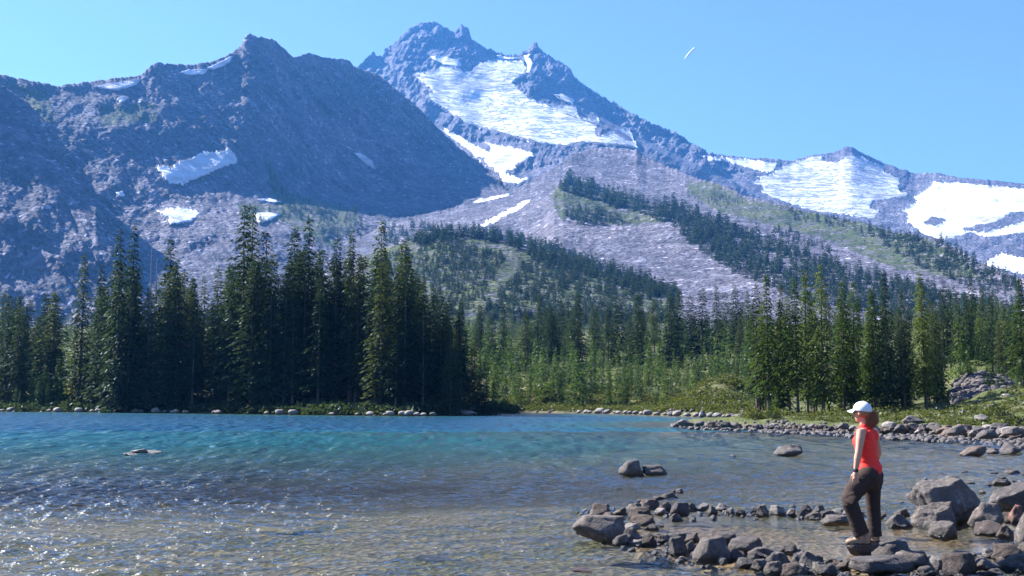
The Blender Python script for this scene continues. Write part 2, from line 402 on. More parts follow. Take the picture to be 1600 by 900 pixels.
def loft(name, curves, step, rows, amp, wl, jag=1.0, gully=0.0, gdir=0.0, seed=0.0, back=500, label=None, veg=()):
    """curves: near (bottom) to far (skyline), each a list of (px, py, dist)"""
    x0 = curves[-1][0][0]; x1 = curves[-1][-1][0]
    px = np.arange(x0, x1 + step, step)
    cy, cd = [], []
    for c in curves:
        c = np.array(c, float)
        cy.append(np.interp(px, c[:, 0], c[:, 1])); cd.append(np.interp(px, c[:, 0], c[:, 2]))
    cy = np.array(cy); cd = np.array(cd)
    for a in (cd,):
        for k in range(a.shape[0]):
            w = max(3, int(30 / step)); ker = np.ones(w) / w
            a[k] = np.convolve(np.pad(a[k], w, mode='edge'), ker, 'same')[w:-w]
    jagn = (fbm(px * 0.09 + seed, px * 0 + seed, 5, 0.7) - 0.6 * fbm(px * 0.16 + seed, px * 0 + 5, 4, 0.6, True)) * jag * 3.0
    K = len(curves)
    t = np.linspace(0, K - 1, rows)
    i = np.minimum(t.astype(int), K - 2); f = (t - i)[:, None]
    # Catmull-like smoothing of distance, straight interpolation of row
    PY = cy[i] * (1 - f) + cy[i + 1] * f
    D = cd[i] * (1 - f) + cd[i + 1] * f
    for _ in range(max(1, rows // 60)):
        D[1:-1] = (D[:-2] + D[1:-1] * 2 + D[2:]) / 4
    PX = np.broadcast_to(px, PY.shape)
    PY = PY + jagn[None, :] * np.exp(-np.clip(PY - PY[-1:], 0, None) / 9.0)
    T = (t / (K - 1))[:, None]
    n = fbm(PX / wl + seed, PY / wl * 1.2 - seed, 7, 0.56)
    n2 = fbm(PX / wl * 1.7 + seed + 40, PY / wl * 1.7 + 3, 6, 0.55, True)
    g = 0
    if gully:
        a = gdir
        q = PX * math.cos(a) + PY * math.sin(a); r = -PX * math.sin(a) + PY * math.cos(a)
        g = fbm(q / wl * 3.5 + seed, r / wl * 0.45, 6, 0.62, True) * gully
    calm = np.zeros(D.shape)
    for a_, k_ in SNOWS: calm = np.maximum(calm, inpoly(PX, PY, a_[1]))
    for _ in range(8):
        calm = (calm * 2 + np.roll(calm, 1, 0) + np.roll(calm, -1, 0) + np.roll(calm, 1, 1) + np.roll(calm, -1, 1)) / 6
    nn = (n + n2 * 0.5 + g) * (1 - 0.88 * calm) + 0.7 * calm * perlin(PX / 38 + seed, PY / 26)
    D = D * (1 + amp * nn * (0.3 + 0.7 * smooth(1.0, 0.93, T)))
    # back side
    V = P(PX, PY, D)
    bk = []
    top = V[-1]
    for k, s in enumerate((0.1, 0.35, 1.0)):
        q = top.copy(); q[:, 1] += back * s; q[:, 0] *= 1 + 0.02 * s
        q[:, 2] = top[:, 2] - back * s * (0.6 + 0.25 * s); bk.append(q)
    VV = np.concatenate([V, np.array(bk)], 0)
    vg = np.zeros(VV.shape[:2])
    for poly in veg:
        ins = inpoly(PX + 6 * perlin(PX * 0.1, PY * 0.1), PY + 5 * perlin(PX * 0.12 + 9, PY * 0.12), poly)
        vg[:rows] = np.maximum(vg[:rows], ins)
    me = mesh_np(name, VV.reshape(-1, 3), grid_quads(*VV.shape[:2]), {"veg": vg})
    o = link(name, me, M_MT); tag(o, kind="structure")
    MT.append((VV.reshape(-1, 3), VV.shape[:2]))
    return o

GREEN_MID = [(620, 375), (700, 362), (760, 372), (800, 382), (860, 395), (960, 425), (1060, 460), (1060, 520), (560, 520), (560, 400)]
GREEN_TOP = [(862, 290), (900, 282), (960, 298), (1010, 320), (1040, 345), (980, 352), (920, 345), (880, 335)]
GREEN_R = [(1070, 285), (1110, 283), (1165, 310), (1260, 330), (1360, 350), (1440, 372), (1500, 400), (1540, 440), (1400, 420), (1280, 370), (1180, 345), (1120, 330), (1080, 305)]

# far right snow mountain
loft("mountain", [
    [(940, 430, 2500), (1250, 430, 2500), (1800, 460, 2300)],
    [(940, 330, 3000), (1250, 345, 3000), (1500, 350, 2900), (1800, 360, 2700)],
    [(940, 300, 3600), (1040, 275, 3600), (1100, 240, 3650), (1116, 241, 3650), (1175, 248, 3650), (1195, 247, 3650), (1235, 252, 3650), (1269, 243, 3700), (1296, 240, 3700), (1312, 236, 3700), (1318, 230, 3700), (1330, 230, 3700), (1347, 239, 3700), (1380, 255, 3700), (1431, 272, 3650), (1461, 270, 3600), (1505, 279, 3500), (1549, 282, 3450), (1600, 288, 3400), (1800, 310, 3300)],
], 1.6, 170, 0.008, 55, 0.6, seed=3.1)
# main peak
loft("mountain_peak", [
    [(440, 400, 2300), (700, 380, 2100), (1000, 360, 2000), (1260, 420, 2100)],
    [(440, 300, 3000), (640, 250, 2900), (820, 245, 2850), (1000, 260, 2750), (1260, 370, 2700)],
    [(440, 230, 3300), (640, 165, 3400), (760, 160, 3600), (830, 160, 3560), (950, 200, 3300), (1080, 262, 3200), (1260, 345, 3100)],
    [(440, 200, 3700), (600, 125, 3750), (680, 108, 3800), (760, 108, 3900), (830, 118, 3800), (900, 160, 3750), (1000, 215, 3650), (1100, 262, 3400), (1260, 335, 3300)],
    [(440, 190, 3800), (500, 140, 3900), (553, 112, 3900), (570, 94, 3900), (584, 83, 3900), (590, 88, 3950), (597, 91, 4100), (601, 80, 4100), (615, 68, 4100), (629, 56, 4100), (640, 46, 4150), (649, 41, 4150), (659, 35, 4150), (664, 39, 4150), (670, 35, 4150), (682, 35, 4150), (688, 41, 4150), (695, 44, 4150), (702, 50, 4150), (710, 50, 4150), (716, 43, 4150), (722, 40, 4150), (727, 46, 4150), (732, 48, 4150), (737, 63, 4150), (755, 73, 4150), (777, 84, 4150), (795, 87, 4150), (811, 86, 4150), (824, 81, 4100), (829, 74, 4100), (834, 67, 4100), (838, 67, 4100), (843, 78, 4100), (868, 94, 4050), (891, 108, 4000), (898, 122, 4000), (931, 146, 3900), (954, 161, 3900), (959, 158, 3900), (966, 166, 3850), (994, 182, 3800), (1060, 212, 3700), (1087, 228, 3650), (1116, 243, 3600), (1180, 280, 3450), (1260, 330, 3300)],
], 1.2, 330, 0.019, 42, 1.3, gully=0.25, gdir=0.5, seed=8.7)
# left ridge
loft("rocky_ridge", [
    [(-260, 520, 900), (0, 500, 1000), (400, 480, 1050), (650, 440, 1300), (860, 420, 1500)],
    [(-260, 380, 1150), (0, 380, 1150), (200, 370, 1250), (400, 365, 1350), (600, 350, 1650), (700, 340, 1800), (860, 385, 1700)],
    [(-260, 300, 1250), (0, 300, 1250), (170, 300, 1350), (280, 290, 1500), (400, 300, 1640), (560, 300, 1900), (700, 320, 1900), (790, 300, 2000), (860, 375, 1800)],
    [(-260, 170, 1300), (0, 190, 1380), (150, 200, 1520), (300, 200, 1700), (420, 190, 1850), (560, 210, 2100), (660, 240, 2200), (730, 262, 2150), (790, 296, 2080), (860, 372, 1820)],
    [(-260, 80, 1420), (0, 117, 1550), (50, 127, 1600), (89, 136, 1640), (139, 129, 1700), (149, 127, 1720), (215, 119, 1800), (228, 111, 1820), (236, 103, 1840), (245, 98, 1850), (262, 100, 1870), (285, 102, 1900), (321, 99, 1930), (345, 92, 1950), (363, 83, 1980), (376, 73, 1990), (381, 62, 2000), (386, 56, 2000), (391, 54, 2000), (402, 59, 2020), (414, 60, 2040), (426, 62, 2050), (444, 78, 2100), (457, 90, 2130), (470, 87, 2160), (484, 83, 2200), (500, 89, 2230), (527, 93, 2280), (540, 92, 2300), (546, 95, 2320), (553, 104, 2330), (575, 112, 2340), (593, 119, 2350), (612, 134, 2350), (636, 154, 2350), (662, 178, 2340), (682, 199, 2320), (720, 234, 2280), (750, 256, 2220), (778, 276, 2150), (800, 305, 2050), (830, 345, 1920), (860, 370, 1830)],
], 1.5, 300, 0.009, 60, 0.9, gully=0.75, gdir=-0.75, seed=1.3, veg=[[(0, 125), (70, 140), (90, 190), (60, 200), (0, 150)], [(150, 165), (240, 160), (250, 190), (160, 195)], [(415, 240), (440, 290), (520, 330), (560, 350), (520, 390), (450, 350), (420, 290)], [(370, 318), (560, 322), (560, 345), (380, 345)]])
# near left spur
loft("rocky_spur", [
    [(-300, 560, 900), (0, 560, 950), (260, 560, 950)],
    [(-300, 350, 1060), (0, 340, 1090), (150, 380, 1110), (260, 500, 1040)],
    [(-300, 60, 1250), (-100, 100, 1290), (0, 132, 1330), (42, 160, 1330), (70, 190, 1310), (100, 226, 1290), (125, 258, 1270), (150, 300, 1240), (172, 345, 1200), (190, 390, 1160), (215, 440, 1110), (260, 490, 1050)],
], 1.6, 230, 0.009, 80, 0.8, gully=0.7, gdir=-0.6, seed=21.3)
# moraine slope in the middle and right
loft("moraine_slope", [
    [(540, 540, 800), (900, 540, 800), (1200, 540, 700), (1800, 560, 500)],
    [(540, 430, 1100), (800, 420, 1200), (1000, 420, 1150), (1200, 430, 1000), (1400, 450, 850), (1800, 520, 640)],
    [(540, 375, 1500), (640, 362, 1550), (760, 345, 1550), (870, 320, 1600), (1000, 330, 1500), (1150, 355, 1350), (1300, 380, 1200), (1450, 415, 1000), (1600, 450, 850), (1800, 515, 680)],
    [(540, 372, 1600), (600, 350, 1650), (640, 340, 1700), (690, 330, 1750), (728, 317, 1800), (760, 309, 1850), (806, 296, 1900), (850, 272, 1950), (878, 256, 2050), (893, 240, 2100), (940, 231, 2150), (995, 235, 2150), (1010, 247, 2100), (1030, 256, 2050), (1060, 266, 1950), (1080, 277, 1850), (1100, 282, 1800), (1121, 286, 1750), (1161, 305, 1650), (1212, 316, 1550), (1252, 328, 1480), (1293, 338, 1400), (1350, 349, 1300), (1397, 364, 1220), (1441, 369, 1150), (1475, 379, 1080), (1505, 396, 1000), (1532, 412, 950), (1586, 433, 860), (1640, 450, 800), (1800, 510, 700)],
], 1.6, 200, 0.007, 40, 0.7, gully=0.0, gdir=0.9, seed=31.9, veg=[GREEN_TOP, GREEN_R])
# lower forested moraine
loft("lower_moraine", [
    [(800, 560, 650), (1200, 560, 600), (1800, 580, 400)],
    [(800, 440, 900), (1000, 425, 950), (1200, 450, 820), (1400, 480, 700), (1800, 530, 500)],
    [(800, 385, 1250), (850, 330, 1350), (866, 300, 1400), (880, 289, 1420), (930, 303, 1400), (1000, 318, 1350), (1060, 326, 1300), (1120, 348, 1200), (1200, 380, 1080), (1300, 412, 950), (1400, 442, 830), (1500, 462, 720), (1600, 482, 640), (1800, 520, 520)],
], 1.6, 140, 0.008, 45, 0.5, gully=0.2, gdir=0.9, seed=44.0, veg=[GREEN_TOP, [(860, 285), (900, 300), (880, 345), (862, 320)]])
# green hill in front
loft("wooded_hill", [
    [(480, 600, 420), (800, 600, 420), (1180, 600, 420)],
    [(480, 480, 560), (800, 480, 560), (1180, 500, 540)],
    [(480, 440, 760), (560, 405, 800), (600, 387, 830), (650, 374, 850), (700, 364, 850), (760, 369, 850), (800, 378, 840), (850, 395, 820), (900, 410, 800), (960, 430, 760), (1020, 447, 720), (1080, 462, 680), (1180, 500, 600)],
], 1.6, 120, 0.012, 45, 0.4, seed=51.0, veg=[GREEN_MID])

allv, allq, off = [], [], 0
for V, shp in MT:
    allv.append(V); allq.append(grid_quads(*shp) + off); off += len(V)
allv = np.concatenate(allv); allq = np.concatenate(allq)
BVH = BVHTree.FromPolygons(allv.tolist(), allq.tolist())
def hit(px, py):
    v = P(px, py, 1000.0) - np.array((0, 0, CZ))
    d = Vector(v).normalized()
    loc, nrm, idx, dist = BVH.ray_cast(Vector((0, 0, CZ)), d, 20000)
    return loc

def snow(name, poly, label, cat="snowfield", ice=0.0, holes=(), group=None, step=None):
    poly = np.array(poly, float)
    x0, y0 = poly.min(0) - 3; x1, y1 = poly.max(0) + 3
    if step is None: step = 0.6 if (x1 - x0) * (y1 - y0) < 6000 else 0.9
    xs = np.arange(x0, min(x1, 1640), step); ys = np.arange(y0, y1, step)
    X, Y = np.meshgrid(xs, ys)
    _k = 1.0 if (x1 - x0) * (y1 - y0) > 2500 else 0.35
    wx = X + _k * 4.2 * fbm(X * 0.16, Y * 0.16, 5, 0.7); wy = Y + _k * 3.4 * fbm(X * 0.16 + 50, Y * 0.16, 5, 0.7)
    mask = inpoly(wx, wy, poly)
    for h in holes: mask &= ~inpoly(wx, wy, h)
    dist = np.zeros(mask.shape); cur = mask.copy()
    for k in range(5):
        dist += cur
        q = cur.copy(); q[1:] &= cur[:-1]; q[:-1] &= cur[1:]; q[:, 1:] &= cur[:, :-1]; q[:, :-1] &= cur[:, 1:]
        cur = q
    pts = np.zeros(mask.shape + (3,)); ok = np.zeros(mask.shape, bool)
    for r, c in zip(*np.nonzero(mask)):
        l = hit(X[r, c], Y[r, c])
        if l is not None:
            pts[r, c] = l; ok[r, c] = True
    # smooth the snow surface a little: it fills hollows
    dep = np.where(ok, pts[..., 1], 0)
    sm = dep.copy()
    for _ in range(26):
        a = np.zeros_like(sm); w = np.zeros_like(sm)
        for dr, dc in ((0, 0), (1, 0), (-1, 0), (0, 1), (0, -1)):
            s_ = np.roll(np.roll(sm, dr, 0), dc, 1); o_ = np.roll(np.roll(ok, dr, 0), dc, 1)
            near = o_ & (np.abs(s_ - sm) < 60)
            a += np.where(near, s_, 0); w += near
        sm = np.where(ok & (w > 0), a / np.maximum(w, 1), sm)
    lift = (np.clip(dist / 3.0, 0, 1) * 0.0012 - 0.0003) * dep
    D = sm - lift * 1.3 - 1.0
    pts2 = P(X, Y, np.where(ok, D, 1.0))
    idx = -np.ones(mask.shape, int); idx[ok] = np.arange(ok.sum())
    q = np.stack([idx[1:, :-1], idx[1:, 1:], idx[:-1, 1:], idx[:-1, :-1]], -1).reshape(-1, 4)
    dq = np.stack([D[1:, :-1], D[1:, 1:], D[:-1, 1:], D[:-1, :-1]], -1).reshape(-1, 4)
    good = (q >= 0).all(1) & ((dq.max(1) - dq.min(1)) < 90)
    top = pts2[ok]; qt = q[good]
    if len(qt) == 0: return
    par = np.arange(len(top))                 # keep the one largest connected piece
    for _ in range(400):
        mn = par[qt].min(1); old = par.copy()
        for e in range(4): np.minimum.at(par, qt[:, e], mn)
        par = par[par]
        if (par == old).all(): break
    lab = par[qt[:, 0]]; u, cnt = np.unique(lab, return_counts=True)
    qt = qt[lab == u[cnt.argmax()]]
    used = np.unique(qt); ren = -np.ones(len(top), int); ren[used] = np.arange(len(used)); top = top[used]; qt = ren[qt]
    me = mesh_np(name, top, qt, {"ice": np.full(len(top), ice)})
    o = link(name, me, M_SNOW)
    tag(o, label, cat, group)
    return o

for a_, k_ in SNOWS: snow(*a_, **k_)

# ------------------------------------------------------------------ ground, lake bed and lake
def wp(px, py): 
    q = W(px, py); return (q[0], q[1])
LAKE = np.array([(-400, 6), (-400, 175), wp(-200, 642), wp(0, 643), wp(200, 644), wp(350, 646), wp(500, 648), wp(640, 649.5), wp(700, 649), wp(770, 647), wp(830, 645), wp(950, 646.3), wp(1060, 650), wp(1168, 654),
                 wp(1160, 658.5), wp(1110, 660), wp(1052, 661.5), wp(1056, 666), wp(1161, 669), wp(1290, 672), wp(1364, 677), wp(1480, 681), wp(1600, 689), (24.5, 45), (19.5, 34), (13.0, 22), (8.6, 15.5), (6.9, 11.5), (5.5, 6)])
def lake_sd(x, y):
    """signed distance to the lake outline, positive on land"""
    x = np.asarray(x, float); y = np.asarray(y, float)
    wob = 0.35 * np.clip(y / 60, 0.1, 1) 
    xx = x + wob * perlin(x * 0.35, y * 0.35) * 2; yy = y + wob * perlin(x * 0.35 + 30, y * 0.35) * 2
    d = np.full(xx.shape, 1e9)
    for i in range(len(LAKE)):
        a = LAKE[i]; b = LAKE[(i + 1) % len(LAKE)]; ab = b - a
        t = np.clip(((xx - a[0]) * ab[0] + (yy - a[1]) * ab[1]) / (ab @ ab), 0, 1)
        d = np.minimum(d, np.hypot(xx - a[0] - t * ab[0], yy - a[1] - t * ab[1]))
    return np.where(inpoly(xx, yy, LAKE), -d, d)
POOL = np.array([wp(x, y) for x, y in [(985, 800), (1060, 803), (1250, 806), (1420, 812), (1540, 830), (1560, 860), (1420, 880), (1290, 885), (1180, 868), (1090, 858), (990, 840)]])
def in_pool(x, y):
    return inpoly(x, y, POOL)
def bed_depth(x, y, sd):
    s = np.clip(-sd, 0, None)
    near = 0.18 + 0.022 * np.clip(y - 11, 0, 20) + 0.02 * np.clip(-x + 2, 0, 40)
    edge_y = 27 + 7 * perlin(x * 0.05, y * 0.05) - 0.10 * x
    e_ = np.clip(y - edge_y + 5, 0, 60); deep = near + 0.045 * e_ + 0.0011 * e_ ** 2
    dep = np.minimum(deep, 0.05 + s * np.where(y > 60, 0.45, 0.09)) + 0.10 * perlin(x * 0.4, y * 0.4) * np.clip(s, 0, 1)
    return np.maximum(dep, 0.02)
def ground_z(x, y):
    x = np.asarray(x, float); y = np.asarray(y, float)
    sd = lake_sd(x, y)
    s = np.clip(sd, 0, None)
    up = smooth(92, 122, y)
    z = 0.06 + 0.30 * (1 - np.exp(-s / 0.8)) + 0.02 * np.minimum(s, 15)
    z = z + up * (0.10 * np.clip(s - 5, 0, 150) + 0.075 * np.clip(s - 155, 0, 3000))
    px = 800 + F * x / np.maximum(y, 1)
    z = z + 1.9 * smooth(80, 101, y) * np.exp(-((px - 1530) / 62) ** 2)
    z = z + 2.8 * np.exp(-((px - 1125) / 60) ** 2 - ((y - 122) / 9) ** 2)
    z = z + (1 - up) * 1.2 * smooth(1330, 1600, px) * smooth(4, 22, s)
    z = z + fbm(x * 0.08, y * 0.08, 4) * np.clip(s * 0.08, 0, 1.6) + fbm(x * 0.8, y * 0.8, 4) * np.clip(s * 0.1, 0, 0.22)
    dep = bed_depth(x, y, sd)
    pool = in_pool(x, y)
    dep = np.where(pool, np.minimum(dep, 0.16), dep)
    zb = -dep + 0.03 * fbm(x * 2.2, y * 2.2, 4)
    return np.where(sd > 0, z, zb)
def gz(x, y):
    return float(ground_z(np.array([x]), np.array([y]))[0])

def build_ground():
    pxs = np.linspace(-700, 2300, 560)
    ys = np.concatenate([np.geomspace(4, 45, 200, endpoint=False), np.linspace(45, 160, 200, endpoint=False), np.geomspace(160, 1100, 90)])
    X = ((pxs[None, :] - 800) / F) * ys[:, None]; Y = np.broadcast_to(ys[:, None], X.shape)
    Z = ground_z(X, Y)
    V = np.stack([X, Y, Z], -1)
    me = mesh_np("ground", V.reshape(-1, 3), grid_quads(*X.shape), {"pool": in_pool(X, Y).astype(float)})
    tag(link("ground", me, M_GROUND), kind="structure")
    # outlying land: a wide sheet under everything, out to the horizon
    pr = 24
    rr = np.array([0.0, 60, 400, 1500, 6000, 12000])
    an = np.linspace(0, 2 * math.pi, 65)
    X = rr[:, None] * np.cos(an); Y = rr[:, None] * np.sin(an)
    me = mesh_np("terrain", np.stack([X, Y, np.full(X.shape, -9.0)], -1).reshape(-1, 3), grid_quads(*X.shape))
    tag(link("terrain", me, M_GROUND), kind="structure")
build_ground()

def build_water():
    pxs = np.linspace(-120, 1720, 1250)
    pys = np.concatenate([np.linspace(960, 700, 520, endpoint=False), np.linspace(700, 652, 150, endpoint=False), np.linspace(652, 634, 60)])
    ys = np.array([wdist(p) for p in pys])
    X = ((pxs[None, :] - 800) / F) * ys[:, None] * 1.02; Y = np.broadcast_to(ys[:, None], X.shape)
    sd = lake_sd(X, Y)
    calm = in_pool(X, Y).astype(float)
    for _ in range(5):
        calm = (calm + np.roll(calm, 1, 0) + np.roll(calm, -1, 0) + np.roll(calm, 1, 1) + np.roll(calm, -1, 1)) / 5
    shelter = np.clip(calm + 0.0, 0, 1)
    foot = np.gradient(ys)[:, None]           # row spacing in metres
    foot = np.abs(foot)
    H = np.zeros(X.shape)
    r2 = np.random.default_rng(3)
    wind = math.radians(-68)                  # crests roughly parallel to the picture, drifting
    mod = 0.75 + 0.9 * fbm(X * 0.35, Y * 0.35, 3)
    for i in range(64):
        lam = 0.10 * (0.95 / 0.10) ** r2.random()
        th = wind + r2.normal() * 0.42
        k = 2 * math.pi / lam
        a = 0.0105 * lam ** 1.0 * (0.7 + 0.6 * r2.random())
        att = np.clip(1.4 - foot * 3.2 / (lam / max(0.35, abs(math.sin(th)))), 0, 1)
        phx = X + 0.25 * lam * perlin(X / lam * 0.3 + i, Y / lam * 0.3) * 1.5 if i % 8 == 0 else X
        H += a * att * np.sin(k * (phx * math.cos(th) + Y * math.sin(th)) + r2.random() * 7)
    H *= np.clip(mod, 0.3, 1.8) * 1.15
    fy = Y ** 2 / 1986.0                      # longer wind waves out on the open lake
    for q, lam in enumerate((0.5, 0.9, 1.6, 2.8, 5.0)):
        r_ = lam / fy
        wgt = smooth(1.2, 2.2, r_) * (1 - smooth(6.0, 11.0, r_))
        gust = 0.75 + 0.8 * perlin(X / 14 + q, Y / 22)
        H += wgt * 0.034 * lam * np.clip(gust, 0.25, 1.6) * (perlin(X / (lam * 0.30) + 11 * q, Y / lam + 5 * q + X * 0.05) + 0.5 * perlin(X / (lam * 0.14) + 31 * q, Y / (lam * 0.6)))
    H *= (1 - shelter * 0.985)
    H *= np.clip(-sd * 0.35 + 0.1, 0.12, 1)
    dep = bed_depth(X, Y, sd)
    dep = np.where(sd > 0, 0.02, dep)
    V = np.stack([X, Y, H], -1)
    me = mesh_np("lake_water", V.reshape(-1, 3), grid_quads(*X.shape), {"depth": dep, "calm": shelter})
    tag(link("lake_water", me, M_WATER), kind="structure")
build_water()

# ------------------------------------------------------------------ rocks
def ico(sub):
    import bmesh
    bm = bmesh.new(); bmesh.ops.create_icosphere(bm, subdivisions=sub, radius=1)
    V = np.array([v.co[:] for v in bm.verts]); Q = np.array([[v.index for v in f.verts] for f in bm.faces]); bm.free()
    return V, Q
ICO5, ICO4, ICO3, ICO2 = ico(5), ico(4), ico(3), ico(2)
def rock_mesh(seed, base=ICO4, cuts=15, sharp=110, rough=0.065, flat=None):
    r = np.random.default_rng(seed)
    V, Q = base
    n = r.normal(size=(cuts, 3)); n /= np.linalg.norm(n, axis=1)[:, None]
    d = 0.5 + 0.38 * r.random(cuts)
    n = np.vstack([n, [[0, 0, 1], [0, 0, -1]]]); d = np.append(d, [0.75 if flat is None else flat, 0.8])
    dots = V @ n.T
    rr = np.where(dots > 0.05, d / np.maximum(dots, 0.05), 9)
    rr = np.concatenate([rr, np.ones((len(V), 1))], 1)
    rad = -np.log(np.exp(-sharp * rr).sum(1)) / sharp
    off = r.random(3) * 40
    nz = fbm(V[:, 0] * 2.1 + off[0] + V[:, 2] * 0.9, V[:, 1] * 2.1 + off[1] - V[:, 2] * 1.3, 5, 0.55)
    nz2 = fbm(V[:, 0] * 2.6 + off[1] + V[:, 2] * 1.7, V[:, 1] * 2.6 + off[2] + V[:, 2], 4, 0.6, True)
    rad = rad * (1 + rough * 1.5 * nz + rough * 0.9 * nz2)
    P_ = V * rad[:, None]
    P_[:, :2] *= (1 + 0.45 * np.clip(0.25 - P_[:, 2:3], 0, 0.8))
    P_ -= (P_.max(0) + P_.min(0)) / 2
    P_ /= np.abs(P_).max(0)
    return mesh_np("rock", P_, Q)
ROCKS = [[rock_mesh(100 + i + 20 * k) for i in range(9)] for k in range(4)]
for k in range(4):
    for me in ROCKS[k]: me.materials.append(M_ROCK[k])
FLATR = [rock_mesh(300 + i, flat=0.42) for i in range(4)]
for me in FLATR: me.materials.append(M_ROCK[0])
SMALLR = [[rock_mesh(400 + i + 9 * k, ICO2, 8) for i in range(6)] for k in range(3)]
for k in range(3):
    for me in SMALLR[k]: me.materials.append(M_ROCK[k])

def add_rock(px, py, w, h, label, group=None, name="rock", cat="rock", kind=None, me=None, z=0.0, dfac=0.85, rz=None, sink=0.3):
    """px, py: where its front foot meets the water/ground at height z; w, h in picture pixels"""
    d = wdist(py, z)
    s = d / F
    ww, hh = w * s * 0.5, h * s
    if kind is None: kind = rnd.choices([0, 1, 2], [5, 3, 1.4])[0]
    if me is None:
        me = rnd.choice(ROCKS[kind])
    dy = ww * dfac
    x = (px - 800) / F * (d + dy * 0.8)
    o = link(name, me)
    o.location = (x, d + dy * 0.8, z + hh * 0.42)
    o.scale = (ww, dy, hh * 0.62)
    o.rotation_euler = (rnd.uniform(-0.08, 0.08), rnd.uniform(-0.1, 0.1), rz if rz is not None else rnd.choice([0, math.pi]) + rnd.uniform(-0.35, 0.35))
    tag(o, label, cat, group)
    return o
def q6(x, y): return 1160 + x / 3.636, 730 + y / 3.636
def q7(x, y): return 860 + x / 3.636, 740 + y / 3.636
def r6(cx, base, w, top, label, group=None, **kw):
    px, py = q6(cx, base); return add_rock(px, py, w / 3.636, (base - top) / 3.636, label, group, **kw)
def r7(cx, base, w, top, label, group=None, **kw):
    px, py = q7(cx, base); return add_rock(px, py, w / 3.636, (base - top) / 3.636, label, group, **kw)

# big named rocks and boulders
big1 = rock_mesh(801, ICO5, 14, 110, 0.075); big1.materials.append(M_ROCK[0])
big2 = rock_mesh(802, ICO5, 14, 110, 0.075); big2.materials.append(M_ROCK[0])
def boulder_two_peaks():
    V, Q = ICO5
    r = rock_mesh(803, ICO5, 14, 90, 0.075)
    co = np.array([v.co[:] for v in r.vertices])
    x, z = co[:, 0], co[:, 2]
    prof = 0.72 + 0.36 * np.exp(-((x - 0.25) / 0.24) ** 2) - 0.02 * np.exp(-((x + 0.12) / 0.12) ** 2) + 0.05 * np.exp(-((x + 0.45) / 0.2) ** 2) - 0.25 * smooth(0.5, 1.0, x)
    co[:, 2] = np.where(z > 0, z * prof, z)
    r.vertices.foreach_set("co", co.astype(np.float32).ravel()); r.update()
    r.materials.append(M_ROCK[0]); return r
r6(1130, 325, 430, 50, "largest grey boulder with a pale raised hump, right of the hiker", name="boulder", cat="boulder", me=boulder_two_peaks(), rz=0.0, dfac=0.6)
r6(1520, 262, 310, 98, "big pale-topped boulder at the picture's right edge behind the pool", name="boulder", cat="boulder", me=big1, rz=0.2)
r6(1045, 338, 265, 218, "grey boulder with sloping top in front of the largest boulder", name="boulder", cat="boulder", me=big2, rz=0.1)
r6(858, 347, 140, 274, "angular grey rock at the pool edge just right of the hiker's knees")
r6(870, 282, 95, 238, "small pale rock behind the angular rock by the hiker's knees")
r6(1100, 411, 162, 318, "blocky dark rock standing alone in the pool", kind=0)
r6(1340, 352, 195, 213, "rounded grey boulder between the largest boulder and the right edge", name="boulder", cat="boulder", kind=0)
r6(1370, 392, 225, 316, "low wide rock at the right end of the pool")
r6(1448, 413, 112, 336, "smaller rock leaning on the low wide rock at the pool's right end")
r6(1580, 452, 190, 282, "tall grey rock cut by the picture's right edge beside the pool", name="boulder", cat="boulder", kind=0)
r6(1520, 322, 95, 222, "reddish brown rock wedged between grey boulders at right", kind=3)
r6(1590, 292, 90, 228, "pale rock behind the tall rock at the right edge", kind=2)
r6(1475, 318, 95, 262, "dark rock beside the reddish rock at right", kind=1)
r6(1548, 500, 110, 430, "grey rock below the tall rock at the right edge", kind=0)
r6(1455, 535, 185, 447, "slanted dark slab in the near stone bank at right", kind=1)
r6(1395, 498, 68, 433, "upright dark stone behind the slanted slab", kind=1)
r6(1345, 522, 95, 468, "pale stone left of the slanted slab", kind=2)
def stand_rock():
    me = rock_mesh(811, ICO5, 14, 110, 0.06, flat=0.35)
    co = np.array([v.co[:] for v in me.vertices]); z = co[:, 2]
    co[:, 2] = np.where(z > 0.55, 0.55 + (z - 0.55) * 0.25, z); co[:, 2] /= co[:, 2].max()
    me.vertices.foreach_set("co", co.astype(np.float32).ravel()); me.update(); me.materials.append(M_ROCK[0]); return me
STAND = r6(648, 503, 222, 430, "dark wet rock the hiker stands on", me=stand_rock(), rz=0.0, dfac=0.8)
STAND.rotation_euler = (0, 0, 0)
bpy.context.view_layer.update()
STAND.location.z += 0.192 - (STAND.location.z + STAND.scale.z)
for a, l in [((905, 893, 40, 4), "reddish rock awash near the bottom edge of the lake"), ((680, 868, 60, 5), "dim brown rock under the near water at centre"), ((440, 792, 80, 4), "dark ledge under the water left of centre"), ((560, 738, 60, 2.5), "dark streak of rock under the lake beyond the ledge"), ((150, 722, 70, 2.5), "long dark rock under the lake at left")]:
    o = add_rock(*a, l, kind=3 if "red" in l else 1)
    o.location.z = -o.scale.z + (0.02 if "awash" in l else -0.03)
r6(818, 538, 246, 430, "rounded grey boulder in front of the hiker's feet", name="boulder", cat="boulder", kind=0)
r6(752, 622, 390, 533, "long low grey rock at the bottom edge below the hiker", name="boulder", cat="boulder", me=FLATR[1], rz=0.0)
r6(905, 585, 205, 490, "grey rock right of the long low rock at the bottom", kind=0)
r6(1052, 590, 125, 513, "squarish rock near the bottom, below the blocky pool rock")
r6(1172, 618, 205, 503, "large dark rounded rock at the bottom edge below the pool", kind=1)
r6(1335, 604, 165, 528, "grey rock between two dark ones in the near bank at right")
r6(1492, 596, 175, 503, "large grey rock in the near bank at lower right", kind=0)
r6(510, 337, 195, 283, "flat pale slab sloping into the pool left of the hiker", me=FLATR[2], rz=0.0)
r6(232, 497, 108, 432, "pointed dark triangular rock on the pool's near edge", kind=0)
